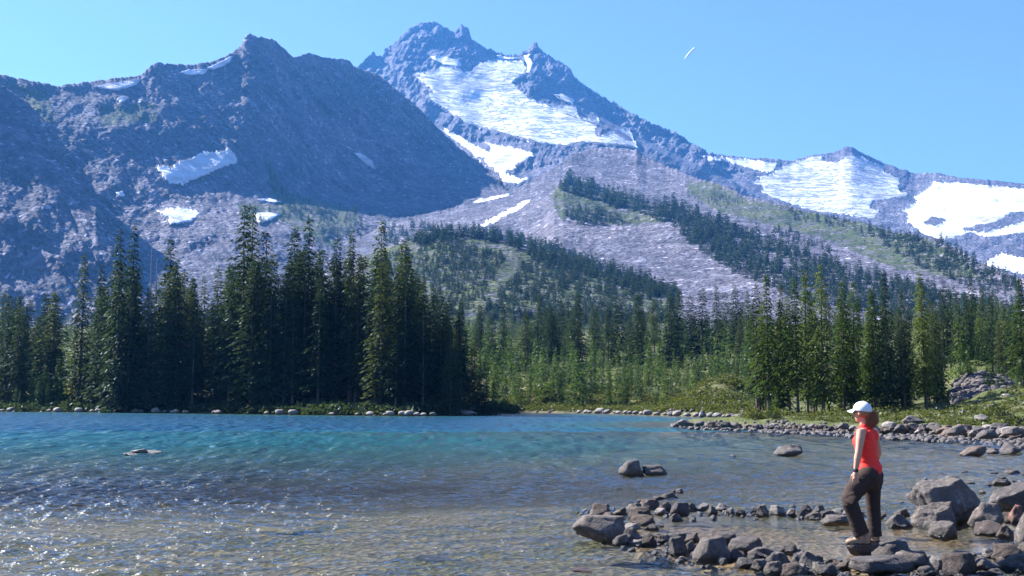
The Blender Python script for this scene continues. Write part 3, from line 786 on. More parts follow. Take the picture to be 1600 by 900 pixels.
r7(278, 397, 335, 258, "large flat-topped dark rock at the left end of the stone row", name="boulder", cat="boulder", me=FLATR[3], rz=0.0)
r7(180, 295, 90, 255, "pale stone behind the large flat-topped rock", kind=2)
r7(275, 268, 135, 178, "tall brown rock behind the large flat-topped rock", kind=1)
r7(320, 280, 130, 225, "brown rock nestled behind the flat-topped rock", kind=1)
r7(452, 402, 112, 316, "dark rounded rock right of the flat-topped rock", kind=0)
r7(395, 413, 105, 348, "low dark stone leaning against the flat-topped rock", kind=0)
r7(885, 507, 225, 378, "big rounded dark rock in the middle of the near stone row", name="boulder", cat="boulder", kind=0)
r7(710, 472, 112, 370, "upright dark rock left of the big rounded row rock", kind=0)
r7(1085, 468, 190, 372, "low dark rock behind the big rounded row rock", kind=0)
r7(985, 405, 100, 343, "small humped stone behind the big rounded row rock")
G_N, L_N = "stones of the near row in front of the pool", "small stone in the crowded row bounding the pool on the near side"
for a in [(480,417,92,383,2),(548,418,92,344),(602,368,62,343),(640,403,105,350),(692,393,135,344),(790,398,105,343),(772,452,85,388),(1120,468,150,402),(1040,503,115,443),(955,517,64,478,2),(725,497,66,474,2),(1182,484,165,428),(1080,538,125,488),(1172,552,115,496),(1270,545,145,456),(1390,523,95,456,2),(1442,545,125,453),(1240,580,115,508),(1352,592,155,518),(1500,568,90,505),(1120,500,80,455)]:
    r7(*a[:4], zone(a[0], (760, 1150, 9999), ('small stone in the near row just right of the flat-topped rock', 'small stone in the near row around the big rounded rock', 'small stone in the near row at the pointed triangular rock')), G_N, kind=a[4] if len(a) > 4 else None)
for a in [(45,465,85,438),(300,548,105,488),(372,563,115,508),(470,562,72,523),(500,573,64,533),(590,562,84,513,1),(540,593,95,538),(440,620,135,563),(280,615,155,558,2),(170,608,125,543),(80,593,115,533),(960,498,64,474,0),(1000,620,125,575),(1095,560,90,520),(1372,620,105,583),(1290,560,90,515),(1570,560,90,500),(1550,610,110,560),(1420,560,80,515),(1250,520,70,490)]:
    r6(*a[:4], zone(a[0], (560, 1200, 9999), ('small stone at the bottom edge left of the hiker\'s boulder', 'small stone at the bottom edge below the pool rocks', 'small stone in the crowded bank at the bottom right corner')), G_N, kind=a[4] if len(a) > 4 else None)
G_F, L_F = "stones of the far row behind the pool", "small stone in the low row between the pool and the open lake"
for a in [(390,247,85,196),(468,222,95,173),(500,262,145,198),(512,292,142,242),(552,203,115,150),(640,218,84,163),(720,238,112,168),(792,213,64,170),(702,272,76,230,0),(612,238,74,200,2),(850,213,74,173,2),(905,238,64,190,0),(960,217,95,176,2),(1003,236,64,200,2),(1062,241,64,206,0),(1135,226,44,193,0),(1186,247,78,183,0),(1276,238,105,186,2),(1346,247,62,203),(1400,252,64,210,0),(1430,217,67,180,0),(1500,237,72,183,0),(1466,262,95,223,0),(450,330,110,288),(560,322,80,290),(600,305,60,288,2)]:
    r7(*a[:4], zone(a[0], (650, 1000, 9999), ('small stone at the far left corner of the pool', 'small stone in the left half of the far row behind the pool', 'small stone in the right half of the far row behind the pool')), G_F, kind=a[4] if len(a) > 4 else None)
for a in [(525,270,105,240,2),(455,290,85,250),(565,280,64,250),(490,288,70,256),(700,284,74,253,2),(735,300,60,270,0),(640,285,60,255),(760,290,50,262)]:
    r6(*a[:4], L_F, G_F, kind=a[4] if len(a) > 4 else None)
G_T, L_T = "low stones trailing from the row into the lake", "low wet stone trailing off the pool's far left corner into the lake"
for a in [(660,148,112,112,0),(722,112,42,88,2),(685,107,34,92,0),(600,152,64,132,0),(560,160,40,145),(490,165,40,150,2),(520,185,70,160),(380,92,40,82,0),(455,168,24,158),(610,470,50,458,0)]:
    r7(*a[:4], L_T, G_T, kind=a[4] if len(a) > 4 else None)
G_U, L_U = "scattered stones in the shallows at right", "small stone breaking the shallow water behind the boulders at right"
for a in [(1432,107,105,68,0),(1505,107,64,76,2),(1330,152,54,133,0),(1010,86,34,60,2),(1062,92,64,68),(1262,97,54,80,0),(1440,68,64,54,0),(1502,44,84,18,0),(1400,38,44,26),(1582,50,64,28),(1240,32,54,22,3),(1362,112,44,98),(875,208,24,196,0),(935,127,34,116),(1560,100,50,86),(1180,60,40,50),(1120,44,30,36),(1000,140,40,128,2)]:
    r6(*a[:4], L_U, G_U, kind=a[4] if len(a) > 4 else None)
# rocks out in the lake
add_rock(985, 743.5, 40, 24, "pale-streaked left half of the rock pair standing in the lake", kind=0, name="boulder", cat="boulder")
add_rock(1020, 743.5, 40, 15, "low dark right half of the rock pair standing in the lake", kind=0)
add_rock(1227, 712, 46, 16, "dark wedge-shaped rock in the lake left of the hiker", kind=0, me=ROCKS[0][4])
add_rock(1140, 716, 12, 6, "tiny rock in the lake left of the wedge-shaped rock", kind=0)
add_rock(1512, 712.5, 46, 15, "rounded brown rock offshore at the right", kind=1)
add_rock(1544, 709, 19, 8.5, "small dark rock between two offshore rocks at the right", kind=0)
add_rock(1574, 709, 40, 15.5, "dark peaked rock offshore near the right edge", kind=0)
add_rock(222, 709.5, 32, 7, "pale low rock with glinting top far out in the lake at left", kind=2)
add_rock(228, 710, 60, 3.5, "flat dark ledge awash beside the pale glinting rock", kind=0)

# rocks of the peninsula shore
G_P, L_P = "rocks lining the peninsula shore", "grey rock in the stone rim along the wooded peninsula"
PEN = [(1052, 666), (1100, 668), (1161, 670.5), (1230, 672), (1290, 674), (1364, 679), (1420, 680), (1480, 683), (1540, 687), (1600, 691)]
pen = np.array(PEN, float)
for i in range(112):
    px = 1050 + 555 * (i + rnd.random()) / 112
    back = rnd.random()
    py = np.interp(px, pen[:, 0], pen[:, 1]) - back * np.interp(px, [1050, 1200, 1400, 1600], [2, 5, 9, 14])
    s = np.interp(px, [1050, 1300, 1600], [9, 10.5, 20]) * (0.45 + 1.0 * rnd.random() ** 1.6)
    x, y = wp(px, py)
    add_rock(px, py, s * 1.25, s * 0.58, zone(px, (1130, 1230, 1330, 1430, 1520, 9999), ('small rock in the low stone spit at the peninsula tip', 'shore rock below the peninsula\'s first sunlit conifers', 'shore rock below the peninsula\'s tallest conifer', 'shore rock in the rim directly behind the hiker', 'larger shore rock between the hiker and the talus', 'larger shore rock at the right end of the peninsula rim')), G_P, z=max(0.0, min(0.5, back * 0.3)), kind=rnd.choice([0, 0, 1, 1, 2]))
G_G, L_G = "stones on the grassy bank", "grey stone half sunk in the grassy bank below the talus"
for i in range(16):
    px = rnd.uniform(1440, 1600); d_ = rnd.uniform(60, 76); x_ = (px - 800) / F * d_; s_ = rnd.uniform(0.18, 0.5)
    o = link("rock", rnd.choice(ROCKS[rnd.choice([0, 2])])); o.location = (x_, d_, gz(x_, d_) + s_ * 0.2); o.scale = (s_, s_ * 0.8, s_ * 0.5); o.rotation_euler.z = rnd.uniform(0, 6)
    tag(o, L_G, "rock", G_G)
for a, l in [((1070, 664, 27, 8), "long rounded rock at the very tip of the peninsula"),
          ((1423, 664, 34, 14), "large bluish slab rock on the peninsula behind the hiker"),
          ((1300, 658, 18, 8), "pale boulder on the peninsula grass left of the hiker"),
          ((1275, 659, 14, 6), "small pale stone beside the pale boulder on the grass"),
          ((1487, 678, 36, 14), "big rounded shore rock right of the hiker"),
          ((1535, 684, 34, 12), "dark blocky shore rock right of the big rounded one"),
          ((1575, 679, 32, 12), "grey shore rock near the right edge"),
          ((1386, 668, 26, 9), "pale flat rock right behind the hiker's shoulder")]:
    add_rock(*a, l, z=0.35, kind=2 if "pale" in l else 0, name="boulder", cat="boulder")
# far shore
G_L, L_L = "pale rocks at the foot of the dark left shore", "small pale rock at the waterline below the dark left grove"
for i in range(40):
    px = rnd.uniform(0, 780)
    py = np.interp(px, [0, 200, 350, 500, 640, 700, 770], [643, 644, 646, 648, 649.5, 649, 647]) - 0.6
    s = 5 + 7 * rnd.random() ** 2
    add_rock(px, py, s * 1.4, s * 0.6, L_L, G_L, kind=rnd.choice([0, 2, 2]), z=0.1, me=rnd.choice(SMALLR[2]))
add_rock(138, 640, 17, 7, "largest pale rock at the left shore, under a light green shrub", kind=2, z=0.2)
add_rock(35, 640, 11, 5, "pale rock at the left shore's far end", kind=2, z=0.2)
G_B, L_B = "rocks edging the back of the bay", "small grey rock in the stone line at the back of the bay"
for i in range(34):
    px = 900 + 265 * (i + rnd.random()) / 34
    py = np.interp(px, [830, 950, 1060, 1168], [645, 646.3, 650, 654]) - 0.8
    s = 6 + 6 * rnd.random() ** 2
    add_rock(px, py, s * 1.4, s * 0.65, L_B, G_B, kind=rnd.choice([0, 2]), z=0.1, me=rnd.choice(SMALLR[2]))
add_rock(1096, 651, 12, 10, "pointed grey rock standing at the back of the bay", kind=2, z=0.2)

# rubble as one mass: loose stones too many to count
def rubble():
    V0, Q0 = ICO2
    Vs, Qs, off = [], [], 0
    r = np.random.default_rng(12)
    bases = []
    for k in range(6):
        me = SMALLR[0][k]; bases.append(np.array([v.co[:] for v in me.vertices]))
    spots = []
    for i in range(1500):      # talus right of the peninsula
        px = r.uniform(1478, 1580); d = r.uniform(80, 104)
        if abs(px - 1530 + 14 * perlin(d * 0.2, 3.0)) < 44 + 8 * perlin(px * 0.1, d * 0.2): spots.append((px, d, r.uniform(0.10, 0.42) * (1.5 if r.random() < 0.1 else 1)))
    for i in range(900):      # peninsula and bay fillers
        px = r.uniform(1050, 1610); py = np.interp(px, pen[:, 0], pen[:, 1]) - r.uniform(-2.0, 1) * np.interp(px, [1050, 1600], [3, 10]) * 0.5
        spots.append((px, wdist(py), r.uniform(0.06, 0.22)))
    for i in range(260):
        px = r.uniform(830, 1168); spots.append((px, wdist(np.interp(px, [830, 950, 1060, 1168], [645, 646.3, 650, 654]) - r.uniform(0, 2)), r.uniform(0.1, 0.35)))
    for i in range(420):      # near bank
        px = r.uniform(900, 1610); py = np.interp(px, [900, 1000, 1100, 1200, 1300, 1450, 1600], [822, 848, 862, 880, 893, 900, 880]) + r.normal() * 9
        spots.append((px, wdist(py), r.uniform(0.015, 0.06)))
    for i in range(160):
        px = r.uniform(900, 1320); py = 802 + r.normal() * 5
        spots.append((px, wdist(py), r.uniform(0.02, 0.07)))
    spots = np.array(spots)
    X = (spots[:, 0] - 800) / F * spots[:, 1]; Z = ground_z(X, spots[:, 1])
    Z = np.where(spots[:, 1] < 30, -0.01, Z)
    for (px, d, s), x, z in zip(spots, X, Z):
        b = bases[r.integers(6)]; a = r.uniform(0, 6.28); c_, s_ = math.cos(a), math.sin(a)
        q = b * np.array([1, 0.8, 0.6]) * s
        q = np.stack([q[:, 0] * c_ - q[:, 1] * s_, q[:, 0] * s_ + q[:, 1] * c_, q[:, 2]], -1) + (x, d, max(z, -0.02) + s * 0.15)
        Vs.append(q); Qs.append(Q0 + off); off += len(q)
    me = mesh_np("shore_rubble", np.concatenate(Vs), np.concatenate(Qs), smooth_shade=False)
    tag(link("shore_rubble", me, M_ROCK[0]), "loose grey rubble between the shore rocks and on the talus", "rubble", kind="stuff")
rubble()

# ------------------------------------------------------------------ conifers
def diamonds(A, D, Wd):
    A, D, Wd = map(np.asarray, (A, D, Wd))
    V = np.stack([A, A + D * 0.5 + Wd, A + D, A + D * 0.5 - Wd], 1).reshape(-1, 3)
    return V
def conifer_crown(seed, levels=58, R=0.115, h0=0.08, per=6, sprays=11, size=0.022, droop=0.35, gaps=0.12, taper=0.75, fat=1.0):
    r = np.random.default_rng(seed)
    A, D, Wd = [], [], []
    for i in range(levels):
        h = h0 + (0.985 - h0) * (i + r.random() * 0.5) / levels
        rad = R * ((1 - h) ** taper) * (0.55 + 0.45 * math.sin(min(1, (h - h0) / 0.22 + 0.2) * 1.57))
        if r.random() < gaps: rad *= 0.6
        n = per if h < 0.85 else per - 1
        a0 = r.random() * 6.28
        for j in range(n):
            az = a0 + 6.283 * j / n + r.normal() * 0.28
            L = rad * (0.55 + 0.75 * r.random()) + 0.006
            if r.random() < gaps * 0.7: continue
            ca, sa = math.cos(az), math.sin(az)
            dr = droop * r.uniform(0.6, 1.5); hh = h + r.normal() * 0.004
            m = max(4, int(sprays * (0.3 + 0.7 * min(1.2, L / (R * 0.7)))))
            for k in range(m):
                t = 0.1 + 0.92 * (k + r.random()) / m
                zz = hh + L * (0.18 * t - dr * 1.5 * t * t + 0.2 * max(0, t - 0.8))
                side = r.choice([-1, 1])
                wid = L * 0.30 * (1 - abs(t - 0.45)) * r.random()
                p = (ca * L * t - sa * side * wid, sa * L * t + ca * side * wid, zz - wid * 0.5 + r.normal() * 0.0012)
                sa_ = az + side * r.uniform(0.15, 1.0)
                ln = size * (0.6 + 0.8 * r.random()) * (0.6 + 0.6 * (1 - h))
                dv = np.array([math.cos(sa_), math.sin(sa_), -r.uniform(0.15, 0.8)]) * ln
                up = np.array([r.normal() * .45, r.normal() * .45, 1.0])
                wv = np.cross(dv, up); wv = wv / (np.linalg.norm(wv) + 1e-9) * ln * r.uniform(0.16, 0.3) * fat
                A.append(p); D.append(dv); Wd.append(wv)
    for k in range(14):      # leader
        z = 0.94 + 0.06 * k / 14
        a = r.random() * 6.28; q = 0.011 * (1.15 - k / 14)
        A.append((r.normal() * 0.0008, r.normal() * 0.0008, z))
        D.append((math.cos(a) * q, math.sin(a) * q, 0.004)); Wd.append((0.0012, 0.001, 0.003))
    V = diamonds(A, D, Wd)
    Q = np.arange(len(V)).reshape(-1, 4)
    return V, Q
def trunk_mesh(seed, r0=0.011, top=0.97, limbs=14):
    r = np.random.default_rng(seed); n = 8; rows = 14
    z = np.linspace(-0.03, top, rows); an = np.arange(n) * 6.283 / n
    rad = r0 * (1 - z / 1.0 * 0.97) * (1 + 0.7 * np.exp(-(z + 0.03) * 45))
    bend = np.cumsum(r.normal(size=(rows, 2)) * 0.0008, 0)
    V = np.stack([bend[:, :1] + rad[:, None] * np.cos(an), bend[:, 1:] + rad[:, None] * np.sin(an), np.broadcast_to(z[:, None], (rows, n))], -1).reshape(-1, 3)
    Q = []
    for i in range(rows - 1):
        for j in range(n):
            Q.append((i * n + j, i * n + (j + 1) % n, (i + 1) * n + (j + 1) % n, (i + 1) * n + j))
    V = V.tolist()
    for k in range(limbs):     # bare limbs low on the stem
        h = r.uniform(0.06, 0.6); a = r.random() * 6.28; L = r.uniform(0.03, 0.07)
        b = len(V); q = 0.0016
        d = np.array([math.cos(a), math.sin(a), -0.25]) * L; s = np.array([-math.sin(a), math.cos(a), 0]) * q
        for f_, w_ in ((0, 1.0), (1, 0.25)):
            c = np.array([0, 0, h]) + d * f_
            V += [(c + s * w_).tolist(), (c - s * w_).tolist(), (c + np.array([0, 0, q * 1.6]) * w_).tolist()]
        for e in range(3): Q.append((b + e, b + (e + 1) % 3, b + 3 + (e + 1) % 3, b + 3 + e))
    return mesh_np("trunk", V, Q)
CROWNS, CROWNS2, TRUNKS = [], [], []
for i in range(7):
    V, Q = conifer_crown(50 + i, R=0.108 + 0.016 * (i % 3), h0=[0.06, 0.12, 0.18][i % 3], levels=44, per=6, size=0.019, droop=0.4, fat=1.3, sprays=18, gaps=[0.1, 0.2, 0.3][i % 3], taper=[0.72, 0.6, 0.8][i % 3])
    me = mesh_np("crown", V, Q, smooth_shade=False); me.materials.append(M_FIR); CROWNS.append(me)
for i in range(6):
    V, Q = conifer_crown(80 + i, R=0.120 + 0.02 * (i % 3), h0=[0.14, 0.2, 0.1][i % 3], levels=40, per=7, sprays=27, size=0.016, droop=0.5, fat=1.45, gaps=0.22, taper=[0.6, 0.75, 0.55][i % 3])
    me = mesh_np("crown", V, Q, smooth_shade=False); me.materials.append(M_FIR2); CROWNS2.append(me)
for i in range(4):
    me = trunk_mesh(90 + i); me.materials.append(M_BARK); TRUNKS.append(me)

def conifer(px, top, d, label, group=None, wide=1.0, crowns=CROWNS, base_z=None):
    x = (px - 800) / F * d
    z0 = gz(x, d) if base_z is None else base_z
    H = P(px, top, d)[2] - z0
    root = link("conifer", None, loc=(x, d, z0 - 0.02 * H * 0))
    tag(root, label, "conifer tree", group)
    w = wide * rnd.uniform(0.85, 1.2)
    c = link("crown", rnd.choice(crowns), parent=root); c.scale = (H * w, H * w, H); c.rotation_euler.z = rnd.uniform(0, 6.28)
    t = link("trunk", rnd.choice(TRUNKS), parent=root); t.scale = (H, H, H); t.rotation_euler.z = rnd.uniform(0, 6.28)
    tilt = rnd.uniform(-0.015, 0.015); root.rotation_euler = (rnd.uniform(-0.012, 0.012), tilt, 0)
    return root

G1, G2, G3, G4, G5 = "conifers of the dense dark left grove", "conifers at the back of the bay", "conifers on the wooded peninsula", "conifers behind the peninsula at right", "conifers at the far left"
for px, top, d, w, l in [
    (126.5, 392, 150, 0.9, "slender conifer standing clear at the left of the grove"),
    (153, 407, 152, 0.85, "thin open conifer left of the twin tall trees"),
    (185, 350, 138, 0.85, "left of the twin tall conifers at the grove's left end"),
    (200, 347, 139, 1.0, "right of the twin tall conifers at the grove's left end"),
    (262, 367, 140, 1.05, "broad pointed conifer between the twin trees and the tallest tree"),
    (379, 313, 133, 0.95, "tallest conifer of the left grove, reaching against the snow patch"),
    (386, 313, 135, 0.95, "second tip beside the tallest conifer of the left grove"),
    (413, 354, 134, 1.0, "full conifer right of the tallest tree"),
    (457, 348, 133, 1.05, "tall full conifer in the middle of the left grove"),
    (482, 334, 131, 0.9, "very tall slim conifer in the middle of the left grove"),
    (523, 367, 128, 1.0, "tall conifer between the slim and the spire-topped trees"),
    (548, 353, 126, 0.95, "spire-topped conifer in the right half of the left grove"),
    (590, 338, 124, 1.0, "tall spire-like conifer, second from the grove's right end"),
    (632, 366, 120, 1.1, "last tall conifer at the right end of the left grove")]:
    conifer(px, top, d, l, G1, w)
L1_ = "dark conifer packed into the dense grove on the left shore"
for i in range(146):
    px = rnd.uniform(150, 725)
    tl = np.interp(px, [150, 185, 230, 262, 320, 360, 385, 460, 520, 590, 640, 660, 690, 720], [430, 385, 415, 400, 415, 400, 372, 370, 380, 375, 395, 425, 455, 480])
    d = np.interp(px, [150, 500, 700], [145, 124, 116]) + rnd.uniform(-3, 22)
    conifer(px, tl + abs(rnd.gauss(0, 1)) * 38 + 4, max(d, np.interp(px, [150, 500, 640, 700], [145, 122, 115, 115])), zone(px, (225, 300, 370, 430, 500, 570, 640, 999), ('dark conifer crowded round the twin tall conifers at the left grove\'s left end', 'dark conifer in the grove below the bare snags', 'dark conifer in the lower dip left of the grove\'s tallest tree', 'dark conifer crowded round the tallest tree of the left grove', 'dark conifer in the grove below its two tall middle trees', 'dark conifer in the grove below the spire-topped tree', 'dark conifer in the grove below its second tall spire from the right', 'dark conifer in the grove\'s right end above the fallen grey log')), G1, rnd.uniform(1.0, 1.35))
for px, top in [(704, 464), (722, 468), (742, 515), (760, 560), (735, 545), (712, 510), (690, 450), (700, 500), (725, 530), (750, 560), (772, 590)]:
    conifer(px, top, rnd.uniform(118, 130), "dark conifer stepping down at the right end of the left grove", G1, 1.2)
L5_ = "slim dark conifer in the wood at the far left shore"
for i in range(40):
    px = rnd.uniform(-30, 165)
    if 96 < px < 146: continue
    top = np.interp(px, [-30, 0, 60, 100, 165], [430, 440, 455, 440, 430]) + abs(rnd.gauss(0, 1)) * 45
    conifer(px, top, rnd.uniform(150, 200), zone(px, (55, 110, 999), ('dark conifer at the very left edge of the wood', 'dark conifer above the small yellow shrub at far left', 'dark conifer around the slender clear-standing tree at left')), G5, rnd.uniform(1.1, 1.6))
L2_ = "mid-sized conifer in the treeline behind the bay's sapling slope"
for px, top in [(750,476),(786,472),(842,460),(878,468),(902,456),(930,476),(966,460),(996,456),(1022,464),(1050,458),(1062,450),(1097,447),(1121,444),(1151,442),(820,478),(860,475),(1080,460),(1135,455),(950,470),(770,490),(1170,452)]:
    conifer(px, top, rnd.uniform(190, 250), zone(px, (800, 900, 1000, 1100, 9999), ('conifer in the bay treeline beside the dark left grove', 'conifer in the bay treeline below the wooded hill', 'conifer in the middle of the bay treeline', 'conifer in the bay treeline left of the grassy hillock', 'conifer in the bay treeline touching the peninsula clump')), G2, rnd.uniform(1.3, 1.8))
for i in range(24):
    px = rnd.uniform(700, 1180); conifer(px, 470 + abs(rnd.gauss(0, 1)) * 22, rnd.uniform(200, 290), zone(px, (800, 900, 1000, 1100, 9999), ('conifer in the bay treeline beside the dark left grove', 'conifer in the bay treeline below the wooded hill', 'conifer in the middle of the bay treeline', 'conifer in the bay treeline left of the grassy hillock', 'conifer in the bay treeline touching the peninsula clump')), G2, rnd.uniform(1.2, 1.7))
for px, top, d, w, l in [
    (1198, 430, 77, 0.95, "sunlit green conifer at the left front of the peninsula"),
    (1181, 444, 84, 1.2, "dark conifer leftmost in the peninsula clump"),
    (1219, 440, 83, 1.0, "dark conifer just right of the peninsula's sunlit first tree"),
    (1244, 434, 76, 1.0, "yellow-green conifer, second sunlit tree of the peninsula"),
    (1259, 420, 80, 0.9, "thin-topped conifer left of the peninsula's tallest"),
    (1284, 410, 75, 1.0, "tallest sunlit conifer of the peninsula clump"),
    (1316, 439, 76, 1.05, "bushy conifer right of the peninsula's tallest tree"),
    (1333, 439, 82, 0.9, "slim conifer behind the bushy peninsula tree"),
    (1364, 450, 76, 1.0, "green conifer directly above the hiker's cap"),
    (1384, 425, 73, 0.95, "tall dark conifer with bare lower stem right of the hiker"),
    (1411, 450, 80, 0.85, "ragged conifer between the two tall ones right of the hiker"),
    (1443, 425, 74, 1.15, "tall broad conifer at the right end of the peninsula clump")]:
    conifer(px, top - 4, d, l, G3, w * 0.95, CROWNS if "dark" in l or "ragged" in l else CROWNS2)
L3_ = "dark conifer filling the inside of the peninsula clump"
for i in range(34):
    px = rnd.uniform(1176, 1468); conifer(px, 455 + abs(rnd.gauss(0, 1)) * 30, rnd.uniform(82, 98), zone(px, (1270, 1360, 9999), ('conifer filling the left inside of the peninsula clump', 'conifer filling the middle of the peninsula clump', 'conifer filling the inside of the clump right of the hiker')), G3, rnd.uniform(0.85, 1.15), CROWNS if rnd.random() < 0.6 else CROWNS2)
for px, top, d, w, l in [
    (1485, 450, 118, 1.05, "conifer standing just right of the peninsula clump"),
    (1521, 437, 128, 1.0, "thin-tipped conifer right of the peninsula clump"),
    (1536, 449, 122, 1.2, "full conifer behind the talus at right"),
    (1597, 433, 90, 1.2, "large conifer cut by the picture's right edge"),
    (1560, 498, 100, 0.8, "shorter narrow conifer above the talus at right")]:
    conifer(px, top, d, l, G4, w, CROWNS2 if px > 1590 else CROWNS)
L4_ = "smaller conifer in the trees behind the talus at right"
for px in (1498, 1511, 1549, 1571, 1584, 1612, 1474):
    conifer(px, rnd.uniform(445, 470), rnd.uniform(106, 122), "tall conifer in the row rising behind the talus at right", G4, rnd.uniform(1.1, 1.4))
for i in range(16):
    px = rnd.uniform(1465, 1640); conifer(px, 480 + abs(rnd.gauss(0, 1)) * 30, rnd.uniform(112, 200), L4_, G4, rnd.uniform(0.8, 1.2))

# ---- young trees
YOUNG = []
for i in range(6):
    V, Q = conifer_crown(150 + i, levels=26, R=0.12 + 0.03 * (i % 3), h0=0.0, per=5, sprays=7, size=0.055, droop=0.2, gaps=0.1, taper=0.75)
    me = mesh_np("young_conifer", V, Q, smooth_shade=False); me.materials.append(M_YOUNG); YOUNG.append(me)
def sapling_spots(n, x0, x1, d0, d1, h0, h1, r):
    out = []
    while len(out) < n:
        d = r.uniform(d0, d1); px = r.uniform(x0, x1)
        out.append((px, d, r.uniform(h0, h1) * (0.35 + 1.25 * r.random() ** 2)))
    return out
rs = np.random.default_rng(77)
near_s = sapling_spots(170, 745, 1180, 132, 180, 2.2, 5.6, rs) + sapling_spots(60, -20, 175, 149, 162, 3.0, 8.5, rs) + sapling_spots(32, 1480, 1620, 84, 125, 1.2, 3.4, rs) + sapling_spots(20, 1175, 1480, 74, 82, 0.8, 2.6, rs)
far_s = sapling_spots(1250, 700, 1220, 145, 300, 1.8, 5.6, rs) + sapling_spots(260, -40, 230, 165, 260, 2.5, 6.5, rs) + sapling_spots(240, 1450, 1680, 110, 240, 1.8, 5, rs)
def sap_lab(px, d):
    if px < 300: return "young conifer on the far left shore", "young conifers on the far left shore"
    if px < 1200 and d > 100: return zone(px, (850, 960, 1070, 9999), ("young conifer at the bay slope's left end beside the dark grove", "young conifer on the left middle of the slope behind the bay", "young conifer on the right middle of the slope behind the bay", "young conifer round the grassy hillock by the peninsula")), "young conifers behind the bay"
    if px > 1478: return "young conifer around the talus at right", "young conifers around the talus"
    return "young conifer at the foot of the peninsula clump", "young conifers at the foot of the peninsula clump"
sx = np.array([(p - 800) / F * d for p, d, h in near_s]); sy = np.array([d for p, d, h in near_s])
szz = ground_z(sx, sy); ssd = lake_sd(sx, sy)
for (px, d, h), x, z, sdv in zip(near_s, sx, szz, ssd):
    if sdv < 0.8 or 98 < px < 146: continue
    o = link("young_conifer", rnd.choice(YOUNG)); o.location = (x, d, z); w = rnd.uniform(0.7, 1.1)
    o.scale = (h * w, h * w, h); o.rotation_euler.z = rnd.uniform(0, 6.28)
    l, g = sap_lab(px, d); tag(o, l, "young conifer", g)
def merge_trees(name, src, spots, mat, label, cat):
    Vs, Qs, off = [], [], 0
    r = np.random.default_rng(5)
    for (x, y, z, h, w) in spots:
        V, Q = src[r.integers(len(src))]
        a = r.uniform(0, 6.28); c_, s_ = math.cos(a), math.sin(a)
        q = np.stack([(V[:, 0] * c_ - V[:, 1] * s_) * w * h, (V[:, 0] * s_ + V[:, 1] * c_) * w * h, V[:, 2] * h], -1) + (x, y, z)
        Vs.append(q); Qs.append(Q + off); off += len(q)
    me = mesh_np(name, np.concatenate(Vs), np.concatenate(Qs), smooth_shade=False)
    return tag(link(name, me, mat), label, cat, kind="stuff")
FS = [conifer_crown(170 + i, levels=16, R=0.15, h0=0.0, per=4, sprays=5, size=0.085, droop=0.2, gaps=0.1) for i in range(5)]
fx = np.array([(p - 800) / F * d for p, d, h in far_s]); fy = np.array([d for p, d, h in far_s]); fz = ground_z(fx, fy)
merge_trees("young_forest", FS, [(x, y, z, h, rnd.uniform(0.7, 1.0)) for x, y, z, (p, d, h) in zip(fx, fy, fz, far_s)], M_YOUNG, "carpet of young conifers on the slopes behind the shore", "young forest")

# ---- distant forest on the slopes
FT = [conifer_crown(190 + i, levels=9, R=0.19, h0=0.0, per=4, sprays=4, size=0.16, droop=0.25, gaps=0.0, taper=0.8) for i in range(5)]
def scatter(poly, n, h0, h1, dens=1.0):
    poly = np.array(poly, float); out = []
    a, b = poly.min(0), poly.max(0); tries = 0
    while len(out) < n and tries < n * 8:
        tries += 1
        px, py = rnd.uniform(a[0], b[0]), rnd.uniform(a[1], b[1])
        if not inpoly(np.array(px), np.array(py), poly): continue
        if perlin(px * 0.05, py * 0.09) < -0.35 + (1 - dens): continue
        l = hit(px, py)
        if l is None: continue
        k = l.y / F
        out.append((l.x, l.y, l.z - 0.5, rnd.uniform(h0, h1) * k * rnd.uniform(0.7, 1.15), rnd.uniform(0.8, 1.15)))
    return out
sp = []
sp += scatter([(866, 292), (890, 283), (950, 298), (1010, 315), (1060, 322), (1110, 342), (1200, 375), (1300, 410), (1400, 440), (1500, 460), (1600, 480), (1600, 520), (1400, 500), (1250, 470), (1150, 430), (1080, 385), (1050, 352), (1000, 332), (940, 320)], 1250, 13, 26)
sp += scatter([(875, 330), (935, 325), (985, 345), (965, 355), (900, 352)], 90, 9, 16)
sp += scatter([(640, 378), (700, 358), (770, 365), (840, 380), (905, 402), (980, 430), (1060, 455), (1060, 475), (940, 440), (870, 415), (800, 388), (730, 372), (660, 385)], 520, 13, 24)
sp += scatter([(830, 400), (905, 415), (1060, 465), (1060, 505), (740, 505), (790, 450)], 800, 12, 22, 0.85)
sp += scatter([(650, 385), (720, 378), (790, 400), (760, 470), (700, 505), (560, 500), (600, 400)], 1500, 7, 14)
sp += scatter([(600, 355), (690, 352), (700, 372), (600, 385)], 90, 9, 16)
sp += scatter([(415, 250), (440, 290), (520, 330), (570, 350), (560, 390), (470, 345), (425, 300)], 190, 5, 11)
sp += scatter([(370, 325), (560, 325), (570, 345), (380, 348)], 90, 7, 12)
sp += scatter([(1230, 328), (1300, 338), (1352, 352), (1340, 362), (1240, 345)], 60, 6, 11)
sp += scatter([(1350, 352), (1400, 366), (1475, 378), (1530, 410), (1600, 440), (1600, 478), (1530, 458), (1440, 420), (1390, 390), (1340, 365)], 330, 9, 18)
sp += scatter([(1215, 355), (1260, 370), (1320, 398), (1250, 385), (1205, 365)], 55, 7, 14)
sp += scatter([(1070, 300), (1120, 300), (1165, 318), (1150, 330), (1090, 318)], 45, 4, 8)
merge_trees("distant_forest", FT, sp, M_FAR, "dark conifer forest spread over the moraines and lower slopes", "forest")
